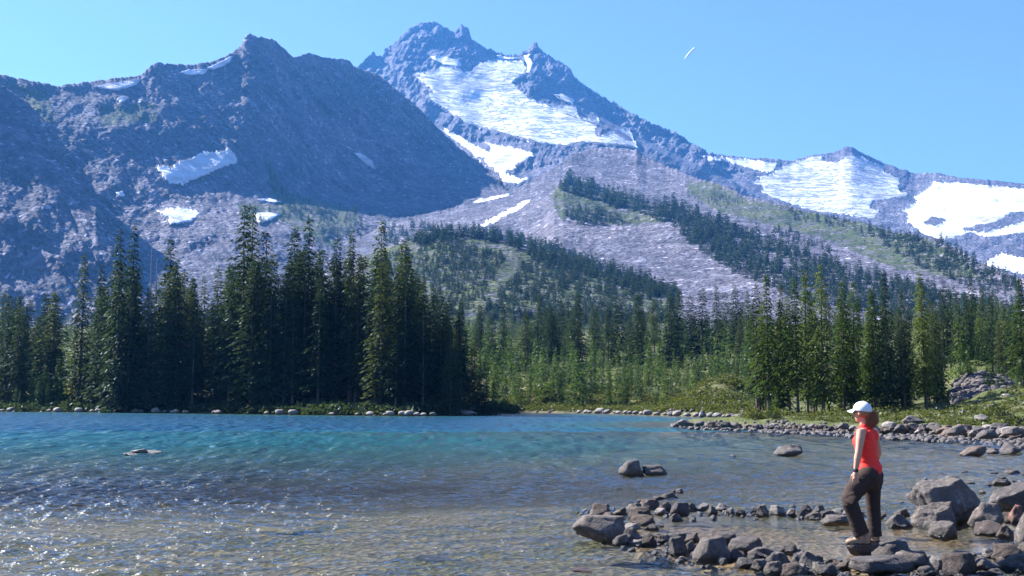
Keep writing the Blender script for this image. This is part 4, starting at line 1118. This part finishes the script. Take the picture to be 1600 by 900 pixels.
# plateau wood between the near trees and the slopes
ps = []
r5 = np.random.default_rng(9)
for i in range(1500):
    px = r5.uniform(-80, 1700); d = r5.uniform(230, 520)
    if 1150 > px > 700 and d < 300: continue
    ps.append(((px - 800) / F * d, d, d * r5.uniform(0.010, 0.024)))
pa = np.array(ps); pz = ground_z(pa[:, 0], pa[:, 1])
FT2 = [conifer_crown(210 + i, levels=20, R=0.14, h0=0.0, per=4, sprays=6, size=0.06, droop=0.3, gaps=0.1, taper=0.75) for i in range(4)]
merge_trees("plateau_forest", FT2, [(a[0], a[1], z, a[2], rnd.uniform(0.8, 1.15)) for a, z in zip(pa, pz)], M_FIR, "conifer wood on the plateau behind the lakeside trees", "forest")

# ------------------------------------------------------------------ shrubs and undergrowth
def bush_cloud(seed, n=150, size=0.16, squash=0.7):
    r = np.random.default_rng(seed)
    u = r.normal(size=(n, 3)); u /= np.linalg.norm(u, axis=1)[:, None]
    rr = (0.45 + 0.55 * r.random(n) ** 0.6) * (1 + 0.25 * perlin(u[:, 0] * 2 + seed, u[:, 1] * 2 + u[:, 2]))
    A = u * rr[:, None]; A[:, 2] = np.abs(A[:, 2]) * squash
    D = r.normal(size=(n, 3)) + u; D /= np.linalg.norm(D, axis=1)[:, None]; D *= size * (0.6 + 0.8 * r.random(n))[:, None]
    Wd = np.cross(D, r.normal(size=(n, 3))); Wd /= np.linalg.norm(Wd, axis=1)[:, None]; Wd *= size * 0.4
    V = diamonds(A, D, Wd); return V, np.arange(len(V)).reshape(-1, 4)
def shrub(px, py, w, h, label, mat, group=None, seed=0, d=None):
    """base at picture position (px, py) on the ground"""
    if d is None:
        d = 40.0
        while d < 400:
            x = (px - 800) / F * d
            if P(px, py, d)[2] <= gz(x, d) and lake_sd(np.array([x]), np.array([d]))[0] > 0: break
            d += 0.7
    s = d / F; x = (px - 800) / F * d
    V, Q = bush_cloud(seed, 260, 0.17)
    me = mesh_np("leaves", V * np.array([w * s / 2, w * s / 2, h * s / 0.75]), Q, smooth_shade=False)
    root = link("shrub", None, loc=(x, d, gz(x, d))); tag(root, label, "shrub", group)
    link("leaves", me, mat, parent=root)
    n = 5; Vt, Qt = [], []
    r = np.random.default_rng(seed)
    for k in range(n):
        a = r.random() * 6.28; b = len(Vt); tip = np.array([math.cos(a) * w * s * 0.25, math.sin(a) * w * s * 0.25, h * s * 0.7]); q = 0.02
        for f_, w_ in ((0, 1), (1, 0.3)):
            for e in range(3):
                Vt.append((tip * f_ + np.array([math.cos(e * 2.1), math.sin(e * 2.1), 0]) * q * w_).tolist())
        for e in range(3): Qt.append((b + e, b + (e + 1) % 3, b + 3 + (e + 1) % 3, b + 3 + e))
    link("stem", mesh_np("stem", Vt, Qt), M_BARK, parent=root)
shrub(122, 618, 46, 24, "orange and yellow autumn shrub in the gap of the left wood", M_GOLD, seed=1)
shrub(88, 606, 14, 10, "small yellow shrub left of the orange autumn shrub", M_GOLD, seed=2)
shrub(113, 634, 34, 26, "light green shrub on the left shore above a pale rock", M_YOUNG, seed=5)
shrub(788, 641, 14, 20, "pale green bush alone at the dark shore's right end", M_YOUNG, seed=6)
shrub(1173, 655, 26, 24, "rounded green bush at the root of the peninsula", M_BUSH, seed=7)
shrub(1205, 657, 26, 16, "low green bush beneath the peninsula's first sunlit tree", M_BUSH, seed=8)
shrub(1590, 672, 60, 22, "wide olive shrub by the right edge of the peninsula", M_BUSH, seed=9)
shrub(1552, 652, 40, 18, "green shrub below the talus at right", M_BUSH, seed=10)

def undergrowth():
    src = [bush_cloud(30 + i, 110, 0.2, 0.6) for i in range(6)]
    r = np.random.default_rng(15)
    sp_ = []
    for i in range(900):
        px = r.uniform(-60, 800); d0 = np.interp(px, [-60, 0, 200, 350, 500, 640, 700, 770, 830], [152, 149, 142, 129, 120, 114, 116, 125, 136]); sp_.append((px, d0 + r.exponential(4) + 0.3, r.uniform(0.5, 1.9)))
    for i in range(1500):
        px = r.uniform(800, 1180); d0 = np.interp(px, [830, 950, 1060, 1168], [137, 129, 112, 98]); sp_.append((px, d0 + r.exponential(22) + 0.5, r.uniform(0.3, 1.1)))
    for i in range(950):
        px = r.uniform(1165, 1640); d0 = np.interp(px, [1165, 1364, 1600], [68, 60, 52]); sp_.append((px, d0 + 2 + r.exponential(13), r.uniform(0.12, 0.42) * (2.2 if r.random() < 0.12 else 1)))
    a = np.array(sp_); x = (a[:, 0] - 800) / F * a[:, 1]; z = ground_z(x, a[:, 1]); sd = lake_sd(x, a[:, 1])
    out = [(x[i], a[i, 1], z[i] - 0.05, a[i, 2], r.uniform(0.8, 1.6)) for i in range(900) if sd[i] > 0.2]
    merge_trees("undergrowth", src, out, M_FIR, "undergrowth at the foot of the left grove, leaf colour darkened for its shade", "undergrowth")  # dark needle material stands in for the grove's shade on these bushes
    out = [(x[i], a[i, 1], z[i] - 0.05, a[i, 2], r.uniform(0.8, 1.6)) for i in range(900, len(a)) if sd[i] > 0.7]
    merge_trees("undergrowth", src, out, M_BUSH, "low green and olive undergrowth along the far shores", "undergrowth")
undergrowth()

# ------------------------------------------------------------------ the hiker
def tube(pts, rads, n=16, caps=True, flat_end=False):
    """closed tube; rads are numbers or (across, along) pairs; returns V, F lists"""
    pts = [Vector(p) for p in pts]; V, Fc = [], []
    if caps:
        a_, b_ = (pts[0] - pts[1]).normalized(), (pts[-1] - pts[-2]).normalized()
        r0 = rads[0] if not isinstance(rads[0], tuple) else min(rads[0]); r1 = rads[-1] if not isinstance(rads[-1], tuple) else min(rads[-1])
        sc_ = lambda r, k: tuple(x * k for x in r) if isinstance(r, tuple) else r * k
        pts = [pts[0] + a_ * r0 * 0.8, pts[0] + a_ * r0 * 0.5] + pts + ([] if flat_end else [pts[-1] + b_ * r1 * 0.5, pts[-1] + b_ * r1 * 0.8])
        rads = [sc_(rads[0], 0.35), sc_(rads[0], 0.8)] + list(rads) + ([] if flat_end else [sc_(rads[-1], 0.8), sc_(rads[-1], 0.35)])
    for i, (p, r) in enumerate(zip(pts, rads)):
        t = (pts[min(i + 1, len(pts) - 1)] - pts[max(i - 1, 0)]).normalized()
        if isinstance(r, tuple):
            a = RIGHT - t * RIGHT.dot(t); a.normalize(); b = t.cross(a); ra, rb = r
        else:
            a = Vector((1, 0.13, 0.07)); a = (a - t * a.dot(t)).normalized() if abs(a.dot(t)) < 0.93 else t.orthogonal().normalized(); b = t.cross(a); ra = rb = r
        for k in range(n):
            q = k * 2 * math.pi / n
            V.append(tuple(p + a * (math.cos(q) * ra) + b * (math.sin(q) * rb)))
    m = len(pts)
    for i in range(m - 1):
        for k in range(n): Fc.append((i * n + k, i * n + (k + 1) % n, (i + 1) * n + (k + 1) % n, (i + 1) * n + k))
    Fc.append(tuple(range(n - 1, -1, -1))); Fc.append(tuple(range((m - 1) * n, m * n)))
    return V, Fc
def ball(c, r, sub=3, frame=None):
    V, Q = ico(sub); M = frame if frame is not None else np.eye(3)
    return [tuple(x) for x in (V * np.array(r)) @ M.T + np.array(c)], [tuple(q) for q in Q]
def fuse(name, pieces, mat, parent, voxel=0.006, smooth_it=3, wrinkle=0.0, wscale=18.0, cut=None):
    V, Fc = [], []
    for v, f in pieces:
        o = len(V); V += list(v); Fc += [tuple(i + o for i in q) for q in f]
    me = bpy.data.meshes.new(name); me.from_pydata(V, [], Fc)
    ob = link(name, me)
    md = ob.modifiers.new("r", 'REMESH'); md.mode = 'VOXEL'; md.voxel_size = voxel; md.adaptivity = 0
    if smooth_it:
        ms = ob.modifiers.new("s", 'SMOOTH'); ms.iterations = smooth_it; ms.factor = 0.5
    dg = bpy.context.evaluated_depsgraph_get(); dg.update()
    out = bpy.data.meshes.new_from_object(ob.evaluated_get(dg))
    ob.modifiers.clear(); ob.data = out; out.name = name
    bpy.data.meshes.remove(me)
    if wrinkle or cut:
        co = np.empty(len(out.vertices) * 3, np.float32); out.vertices.foreach_get("co", co); co = co.reshape(-1, 3)
        if wrinkle:
            no = np.empty(len(out.vertices) * 3, np.float32); out.vertices.foreach_get("normal", no); no = no.reshape(-1, 3)
            w = fbm(co[:, 0] * wscale * 0.5 + co[:, 1] * wscale * 0.5, co[:, 2] * wscale, 4, 0.55, True) + 0.6 * perlin(co[:, 0] * wscale * 1.3 + 3 * co[:, 2] * wscale * 0.5, co[:, 1] * wscale + co[:, 2] * wscale * 0.8)
            co = co + no * (wrinkle * w)[:, None]
        out.vertices.foreach_set("co", co.astype(np.float32).ravel())
    out.polygons.foreach_set("use_smooth", np.ones(len(out.polygons), bool)); out.update()
    out.materials.clear(); out.materials.append(mat)
    ob.parent = parent
    return ob
FWD = Vector((-0.76, 0.65, 0)); RIGHT = Vector((0.65, 0.76, 0)); UPV = Vector((0, 0, 1))
FR = np.array([RIGHT[:], FWD[:], UPV[:]]).T          # local (right, forward, up) -> scene
def J(px, py, y): return Vector(P(px, py, 12.5 + y)) - Vector(((1348 - 800) / F * 12.5, 12.5, 0.18))
def hiker():
    z0 = 0.185
    root = link("person", None, loc=((1348 - 800) / F * 12.5, 12.5, z0))
    tag(root, "woman in red sleeveless top, brown trousers and white cap standing on a pool rock", "person")
    skin = mat_simple("skin", (0.50, 0.27, 0.19), 0.55, 60, 0.08, 0.002)
    red = mat_simple("red_jersey", (0.85, 0.04, 0.03), 0.8, 90, 0.1, 0.002)
    brown = mat_simple("brown_canvas", (0.045, 0.031, 0.027), 0.9, 70, 0.3, 0.003, 0.15)
    capm = mat_simple("cap_cloth", (0.62, 0.68, 0.74), 0.85, 80, 0.08, 0.002)
    hairm = mat_simple("auburn_hair", (0.30, 0.12, 0.06), 0.5, 120, 0.5, 0.003)
    boot = mat_simple("tan_suede", (0.34, 0.22, 0.14), 0.9, 60, 0.25, 0.002)
    sole = mat_simple("dark_rubber", (0.05, 0.045, 0.045), 0.85)
    blk = mat_simple("black_plastic", (0.012, 0.012, 0.014), 0.35)
    HC = J(1347.5, 645.5, 0.0)
    hp = lambda r, f, u: HC + RIGHT * r + HF * f + UPV * u
    global HF
    HF = Vector((-0.66, 0.75, 0)); HR = Vector((0.75, 0.66, 0)); FH = np.array([HR[:], HF[:], UPV[:]]).T
    hp = lambda r, f, u: HC + HR * r + HF * f + UPV * u
    # body
    B = []
    B.append(ball(HC + UPV * 0.015, (0.073, 0.092, 0.098), 4, FH))
    B.append(ball(hp(0, 0.028, -0.055), (0.052, 0.058, 0.055), 3, FH))       # jaw
    B.append(ball(hp(0, 0.070, -0.088), (0.020, 0.016, 0.015), 2, FH))       # chin
    B.append(tube([hp(0, 0.082, 0.012), hp(0, 0.098, -0.014), hp(0, 0.102, -0.026)], [0.009, 0.012, 0.012], 10))   # nose
    B.append(ball(hp(0, 0.083, -0.056), (0.022, 0.010, 0.008), 2, FH))       # lips
    for s in (-1, 1):
        B.append(ball(hp(s * 0.074, -0.005, -0.008), (0.009, 0.018, 0.028), 2, FH))    # ears
        B.append(ball(hp(s * 0.040, 0.058, -0.020), (0.022, 0.020, 0.018), 2, FH))     # cheeks
        B.append(ball(hp(s * 0.030, 0.078, 0.032), (0.022, 0.010, 0.008), 2, FH))      # brows
    B.append(tube([HC + Vector((0.012, -0.005, -0.05)), J(1350, 663, 0), J(1352, 672, 0)], [0.047, 0.047, 0.060], 16))
    B.append(tube([J(1352, 669, 0), J(1353, 678, 0), J(1353, 692, 0), J(1356, 714, 0), J(1359, 738, 0)], [(0.06, 0.04), (0.115, 0.05), (0.14, 0.09), (0.118, 0.08), (0.15, 0.10)], 24))
    LS, LE, LW = J(1345.5, 676, -0.150), J(1341.5, 708, -0.195), J(1337, 737, -0.185)
    RS, RE, RW = J(1366, 676, 0.150), J(1372.5, 707, 0.20), J(1363, 733, 0.27)
    for S_, E_, W_ in ((LS, LE, LW), (RS, RE, RW)):
        B.append(tube([S_.lerp(J(1352, 674, 0), 0.4), S_, S_.lerp(E_, 0.35), S_.lerp(E_, 0.75), E_, E_.lerp(W_, 0.3), E_.lerp(W_, 0.7), W_],
                      [0.045, 0.052, 0.047, 0.040, 0.037, 0.040, 0.031, 0.024], 16))
    for side, W_, dirv in ((-1, LW, Vector((-0.03, 0.02, -1)).normalized()), (1, RW, Vector((-0.1, 0.05, -1)).normalized())):
        a = FWD; n_ = RIGHT * -side        # fingers hang side by side along the walking direction, palm towards the thigh
        pal = W_ + dirv * 0.045
        B.append(tube([W_ - dirv * 0.005, W_ + dirv * 0.03, W_ + dirv * 0.075], [0.024, 0.030, 0.026], 12))
        B.append(ball(pal + dirv * 0.015 + a * 0.004, (0.014, 0.036, 0.042), 3, FR))
        for i, (off, ln) in enumerate(((0.030, 0.068), (0.010, 0.078), (-0.010, 0.072), (-0.028, 0.056))):
            k0 = W_ + dirv * 0.078 + a * off
            k1 = k0 + (dirv * 0.9 + n_ * -0.15 * -1).normalized() * ln * 0.45
            k2 = k1 + (dirv * 0.85 + n_ * 0.35 - a * 0.12).normalized() * ln * 0.32
            k3 = k2 + (dirv * 0.6 + n_ * 0.6 - a * 0.2).normalized() * ln * 0.28
            B.append(tube([k0 - dirv * 0.02, k0, k1, k2, k3], [0.0095, 0.0095, 0.0088, 0.008, 0.007], 10))
        t0 = W_ + dirv * 0.03 + a * 0.022; t1 = t0 + (a * 0.8 + dirv * 0.8).normalized() * 0.035; t2 = t1 + (dirv + a * 0.1 + n_ * 0.2).normalized() * 0.03
        B.append(tube([t0, t1, t2], [0.013, 0.011, 0.009], 10))
    LEG_L = [J(1357, 748, -0.075), J(1337, 768, -0.10), J(1329, 785, -0.12), J(1338, 810, -0.11), J(1345, 834, -0.10), J(1346, 842, -0.10)]
    LEG_R = [J(1363, 748, 0.075), J(1363, 768, 0.10), J(1364, 785, 0.11), J(1366, 810, 0.12), J(1366, 834, 0.11), J(1366, 843, 0.10)]
    for L_ in (LEG_L, LEG_R):
        B.append(tube(L_, [0.085, 0.078, 0.058, 0.055, 0.036, 0.034], 16))
    body = fuse("body", B, skin, root, 0.0048, 2)
    # eyes
    for s in (-1, 1):
        v, f = ball(hp(s * 0.030, 0.0835, 0.012), (0.011, 0.008, 0.008), 2, FH)
        me = bpy.data.meshes.new("eye"); me.from_pydata(v, [], f); link("eye", me, blk, root)
    # sleeveless top
    T = [tube([J(1351.5, 668.5, 0.0), J(1352, 674, 0.0), J(1352, 684, 0), J(1351.5, 693, 0), J(1353.5, 705, 0), J(1355.5, 714, 0), J(1357, 722, 0), J(1358.5, 731, 0), J(1359, 733.5, 0)],
              [(0.085, 0.062), (0.150, 0.084), (0.158, 0.102), (0.158, 0.118), (0.142, 0.106), (0.134, 0.100), (0.140, 0.104), (0.164, 0.126), (0.172, 0.133)], 32)]
    T[0] = (T[0][0], T[0][1])
    for s in (-1, 1): T.append(ball(J(1352.5, 676.5, 0) + RIGHT * 0.115 * s, (0.055, 0.066, 0.050), 3, FR))
    for s in (-1, 1):
        T.append(ball(J(1352, 690, 0) + RIGHT * (0.062 * s) + FWD * 0.085, (0.055, 0.028, 0.055), 3, FR))
        T.append(ball(J(1355, 682, 0) + RIGHT * (0.075 * s) - FWD * 0.055, (0.06, 0.04, 0.07), 3, FR))     # shoulder blades
    fuse("tank_top", T, red, root, 0.006, 3, 0.0045, 16)
    # trousers
    Tr = [tube([J(1358, 729, 0), J(1358, 735, 0), J(1357.5, 745, 0), J(1357, 754, 0)], [(0.134, 0.096), (0.150, 0.112), (0.168, 0.130), (0.160, 0.125)], 32)]
    Tr.append(ball(J(1364, 747, -0.06), (0.080, 0.075, 0.10), 3, FR)); Tr.append(ball(J(1365, 747, 0.09), (0.080, 0.075, 0.10), 3, FR))
    Tr.append(tube([J(1358, 742, -0.085)] + [J(1346, 755, -0.09), J(1334.5, 768, -0.11), J(1328, 781, -0.13), J(1328.5, 787, -0.13), J(1333, 799, -0.125), J(1338, 813, -0.12), J(1343.5, 829, -0.11), J(1346, 835, -0.11)],
                   [0.115, 0.113, 0.103, 0.090, 0.088, 0.082, 0.083, 0.084, 0.088], 24, flat_end=True))
    Tr.append(tube([J(1363, 742, 0.085), J(1364, 755, 0.09), J(1363, 768, 0.10), J(1364, 785, 0.11), J(1365, 800, 0.12), J(1366, 815, 0.12), J(1366, 830, 0.12), J(1366, 838, 0.12)],
                   [0.120, 0.105, 0.090, 0.078, 0.074, 0.074, 0.076, 0.080], 24, flat_end=True))
    tr = fuse("trousers", Tr, brown, root, 0.006, 2, 0.0045, 9)
    v, f = tube([J(1329, 772, -0.205), J(1331, 776, -0.214), J(1327, 787, -0.225)], [(0.01, 0.055), (0.012, 0.06), (0.01, 0.055)], 12)
    fuse("thigh_pocket", [(v, f)], brown, root, 0.006, 1, 0.003, 30)
    # shoes
    for (hx, hy, y, dv, nm) in ((1353.5, 843.5, -0.10, Vector((-0.97, 0.10, 0)), 0), (1368.5, 845.5, 0.12, Vector((-0.86, 0.5, 0)), 1)):
        h = J(hx, hy, y); h.z = 0.042; dv.normalize(); q = Vector((-dv.y, dv.x, 0))
        M = np.array([q[:], dv[:], (0, 0, 1)]).T
        S = [ball(h + UPV * 0.01, (0.040, 0.045, 0.045), 3, M), ball(h + dv * 0.08 + UPV * 0.008, (0.040, 0.075, 0.045), 3, M), ball(h + dv * 0.165 - UPV * 0.004, (0.046, 0.060, 0.034), 3, M),
             tube([h + UPV * 0.02, h + dv * 0.012 + UPV * 0.095], [0.048, 0.046], 16)]
        sh = fuse("shoe", S, boot, root, 0.006, 2)
        S2 = []
        for k in range(7):
            t = k / 6; S2.append(ball(h + dv * (-0.02 + 0.225 * t) - UPV * 0.027, (0.030 + 0.016 * math.sin(t * 2.6 + 0.4), 0.032, 0.014), 2, M))
        fuse("sole", S2, sole, sh, 0.005, 1)
    # cap
    CC = hp(0, -0.004, 0.035)
    tl = np.array([HR[:], (HF * 0.985 + UPV * 0.12).normalized()[:], (UPV * 0.985 - HF * 0.12).normalized()[:]]).T
    V, Q = ICO4
    keep = V[:, 2] > -0.22
    q_ = Q[keep[Q].all(1)]
    Vc = np.stack([V[:, 0] * 0.089, V[:, 1] * 0.108, np.maximum(V[:, 2], -0.12) * 0.094], -1)
    Vc = np.where(V[:, 2:3] < 0, Vc * np.array((1, 1, 1)), Vc)
    inner = Vc * 0.955
    n0 = len(Vc)
    Vall = np.vstack([Vc, inner]) @ tl.T + np.array(CC)
    cap = link("cap", mesh_np("cap", Vall, np.vstack([q_, q_[:, ::-1] + n0])), capm, root)
    Vb, Qb = [], []
    rows, cols = 7, 15
    for lay in (0, 1):
        for i in range(rows):
            for j in range(cols):
                a = (j / (cols - 1) - 0.5) * 2.3; t = i / (rows - 1)
                r = 0.092 + t * 0.068 * math.cos(a * 0.72)
                p = CC + HR * (math.sin(a) * r * 0.86) + HF * (math.cos(a) * r * 1.08 + 0.004) + UPV * (0.000 - t * 0.020 - 0.030 * (math.sin(a) ** 2) * t - 0.004 * lay + 0.008)
                Vb.append(tuple(p))
    for lay in (0, 1):
        for i in range(rows - 1):
            for j in range(cols - 1):
                b = lay * rows * cols + i * cols + j
                Qb.append((b, b + 1, b + cols + 1, b + cols) if lay == 0 else (b, b + cols, b + cols + 1, b + 1))
    for j in range(cols - 1):
        b = (rows - 1) * cols + j; Qb.append((b, b + 1, b + 1 + rows * cols, b + rows * cols))
    link("brim", mesh_np("brim", Vb, Qb), capm, cap)
    v, f = ball(CC + UPV * 0.094 - HF * 0.010, (0.008, 0.008, 0.005), 2); me = bpy.data.meshes.new("button"); me.from_pydata(v, [], f); link("button", me, capm, cap)
    # sunglasses arm behind the ear and lens
    S = [tube([hp(-0.079, -0.015, 0.004), hp(-0.080, 0.03, 0.014), hp(-0.062, 0.082, 0.016)], [0.004, 0.004, 0.004], 8), tube([hp(0.079, -0.015, 0.004), hp(0.080, 0.03, 0.014), hp(0.062, 0.082, 0.016)], [0.004, 0.004, 0.004], 8),
         ball(hp(-0.035, 0.094, 0.010), (0.030, 0.006, 0.020), 2, FH), ball(hp(0.035, 0.094, 0.010), (0.030, 0.006, 0.020), 2, FH), tube([hp(-0.02, 0.098, 0.016), hp(0.02, 0.098, 0.016)], [0.004, 0.004], 8)]
    fuse("sunglasses", S, blk, root, 0.003, 1)
    # hair: scalp and a bushy curly ponytail
    r = random.Random(4); H = []
    H.append(ball(hp(0, -0.018, 0.002), (0.080, 0.088, 0.075), 3, FH))
    H.append(ball(J(1359.5, 654, -0.03), (0.050, 0.048, 0.065), 3))
    hair = fuse("hair", H, hairm, root, 0.006, 2)
    V, Q = [], []
    for k in range(620):
        u = Vector((r.gauss(0, 1), r.gauss(0, 1), r.gauss(0, 1))).normalized()
        c = J(1361, 655.5, -0.03) + Vector((u.x * 0.068, u.y * 0.065, u.z * 0.085)) * r.uniform(0.7, 1.12)
        L = r.uniform(0.035, 0.075); a0 = r.uniform(0, 6.28); rr = r.uniform(0.006, 0.011); ax = Vector((r.gauss(0, .4), r.gauss(0, .4), -1)).normalized()
        e1 = ax.orthogonal().normalized(); e2 = ax.cross(e1); pts = []
        for i in range(11):
            t = i / 10; q = a0 + t * 6.28 * 1.6
            pts.append(c + ax * L * (t - 0.5) + (e1 * math.cos(q) + e2 * math.sin(q)) * rr)
        v, f = tube(pts, [0.0026 * (1 - 0.3 * abs(t_ - 5) / 5) for t_ in range(11)], 5, caps=False)
        o = len(V); V += v; Q += [tuple(i + o for i in q_) for q_ in f if len(q_) == 4]
    link("curls", mesh_np("curls", V, Q), hairm, hair)
    # watch
    wc = LW - (LW - LE).normalized() * 0.012
    ax = (LW - LE).normalized()
    S = [tube([wc - ax * 0.011, wc + ax * 0.011], [0.030, 0.030], 20)]
    w_ = fuse("wrist_watch", S, blk, root, 0.003, 0)
    v, f = tube([wc + Vector((-0.012, -0.026, 0)), wc + Vector((-0.016, -0.036, 0))], [0.016, 0.016], 16)
    me = bpy.data.meshes.new("watch_face"); me.from_pydata(v, [], f); link("watch_face", me, mat_simple("watch_glass", (0.05, 0.05, 0.06), 0.15), w_)
hiker()

# ------------------------------------------------------------------ dead wood
def stick(name, pts, rads, label, cat, mat=None, group=None):
    V, Q = [], []; n = 8
    pts = [Vector(p) for p in pts]
    for i, (p, r) in enumerate(zip(pts, rads)):
        t = (pts[min(i + 1, len(pts) - 1)] - pts[max(i - 1, 0)]).normalized()
        a = t.cross(Vector((0.3, 0.2, 1))).normalized(); b = t.cross(a)
        for k in range(n):
            V.append((p + (a * math.cos(k * 6.283 / n) + b * math.sin(k * 6.283 / n)) * r * (1 + 0.15 * math.sin(k * 3 + i)))[:])
    for i in range(len(pts) - 1):
        for k in range(n): Q.append((i * n + k, i * n + (k + 1) % n, (i + 1) * n + (k + 1) % n, (i + 1) * n + k))
    o = link(name, mesh_np(name, V, Q), mat or M_DEAD); tag(o, label, cat, group); return o
for k, (a, b, r, l) in enumerate([((488, 644), (512, 627), 0.16, "weathered driftwood pole leaning up from the dark left shore"),
                        ((500, 645), (520, 640), 0.2, "driftwood log lying beneath the leaning pole on the left shore"),
                        ((622, 636), (648, 645), 0.22, "fallen grey log slanting into the water left of the bay"),
                        ((478, 642), (500, 634), 0.12, "short pale branch beside the leaning driftwood pole")]):
    d = wdist(647)
    A = P(a[0], a[1], d + 1); B = P(b[0], b[1], d + 2.5)
    m_ = (A + B) / 2 + (0, 0, 0.15)
    stick("driftwood", [A, m_, B], [r, r * 0.8, r * 0.35], l, "driftwood")
for px, top, base, d, l in [(232, 383, 560, 150, "bare dead snag poking up right of the twin tall conifers"), (241, 402, 560, 151, "shorter bare snag beside the taller snag")]:
    x = (px - 800) / F * d; z = gz(x, d); T_ = P(px, top, d)[2]
    stick("dead_snag", [(x, d, z), (x + 0.1, d, (z + T_) / 2), (x, d, T_)], [0.28, 0.17, 0.03], l, "dead tree")

# contrail high in the sky
c0, c1 = P(1069, 93, 14000), P(1085, 75, 14000)
cm = N("contrail_ice"); cm.base((0.95, 0.95, 0.97), 1.0)
stick("contrail", [c0, (c0 + c1) / 2, c1], [4, 17, 11], "short white vapour trail high in the sky right of the summit", "contrail", cm.m)

# ------------------------------------------------------------------ the air: one even haze round everything
def haze():
    x0, x1, y0, y1, z0, z1_ = -6000, 6000, -6000, 8000, -25, 1490
    V = [(x, y, z) for x in (x0, x1) for y in (y0, y1) for z in (z0, z1_)]
    Q = [(0, 1, 3, 2), (4, 6, 7, 5), (0, 4, 5, 1), (2, 3, 7, 6), (0, 2, 6, 4), (1, 5, 7, 3)]
    m = bpy.data.materials.new("mountain_air"); m.use_nodes = True
    t = m.node_tree; t.nodes.remove(t.nodes["Principled BSDF"])
    v = t.nodes.new("ShaderNodeVolumePrincipled")
    v.inputs["Color"].default_value = HAZE_COL
    v.inputs["Density"].default_value = HAZE_D
    v.inputs["Anisotropy"].default_value = 0.2
    t.links.new(v.outputs[0], t.nodes["Material Output"].inputs["Volume"])
    o = link("haze", mesh_np("haze", V, Q, smooth_shade=False), m)
    tag(o, "clear bluish mountain air over the whole valley", "haze", kind="stuff")
haze()
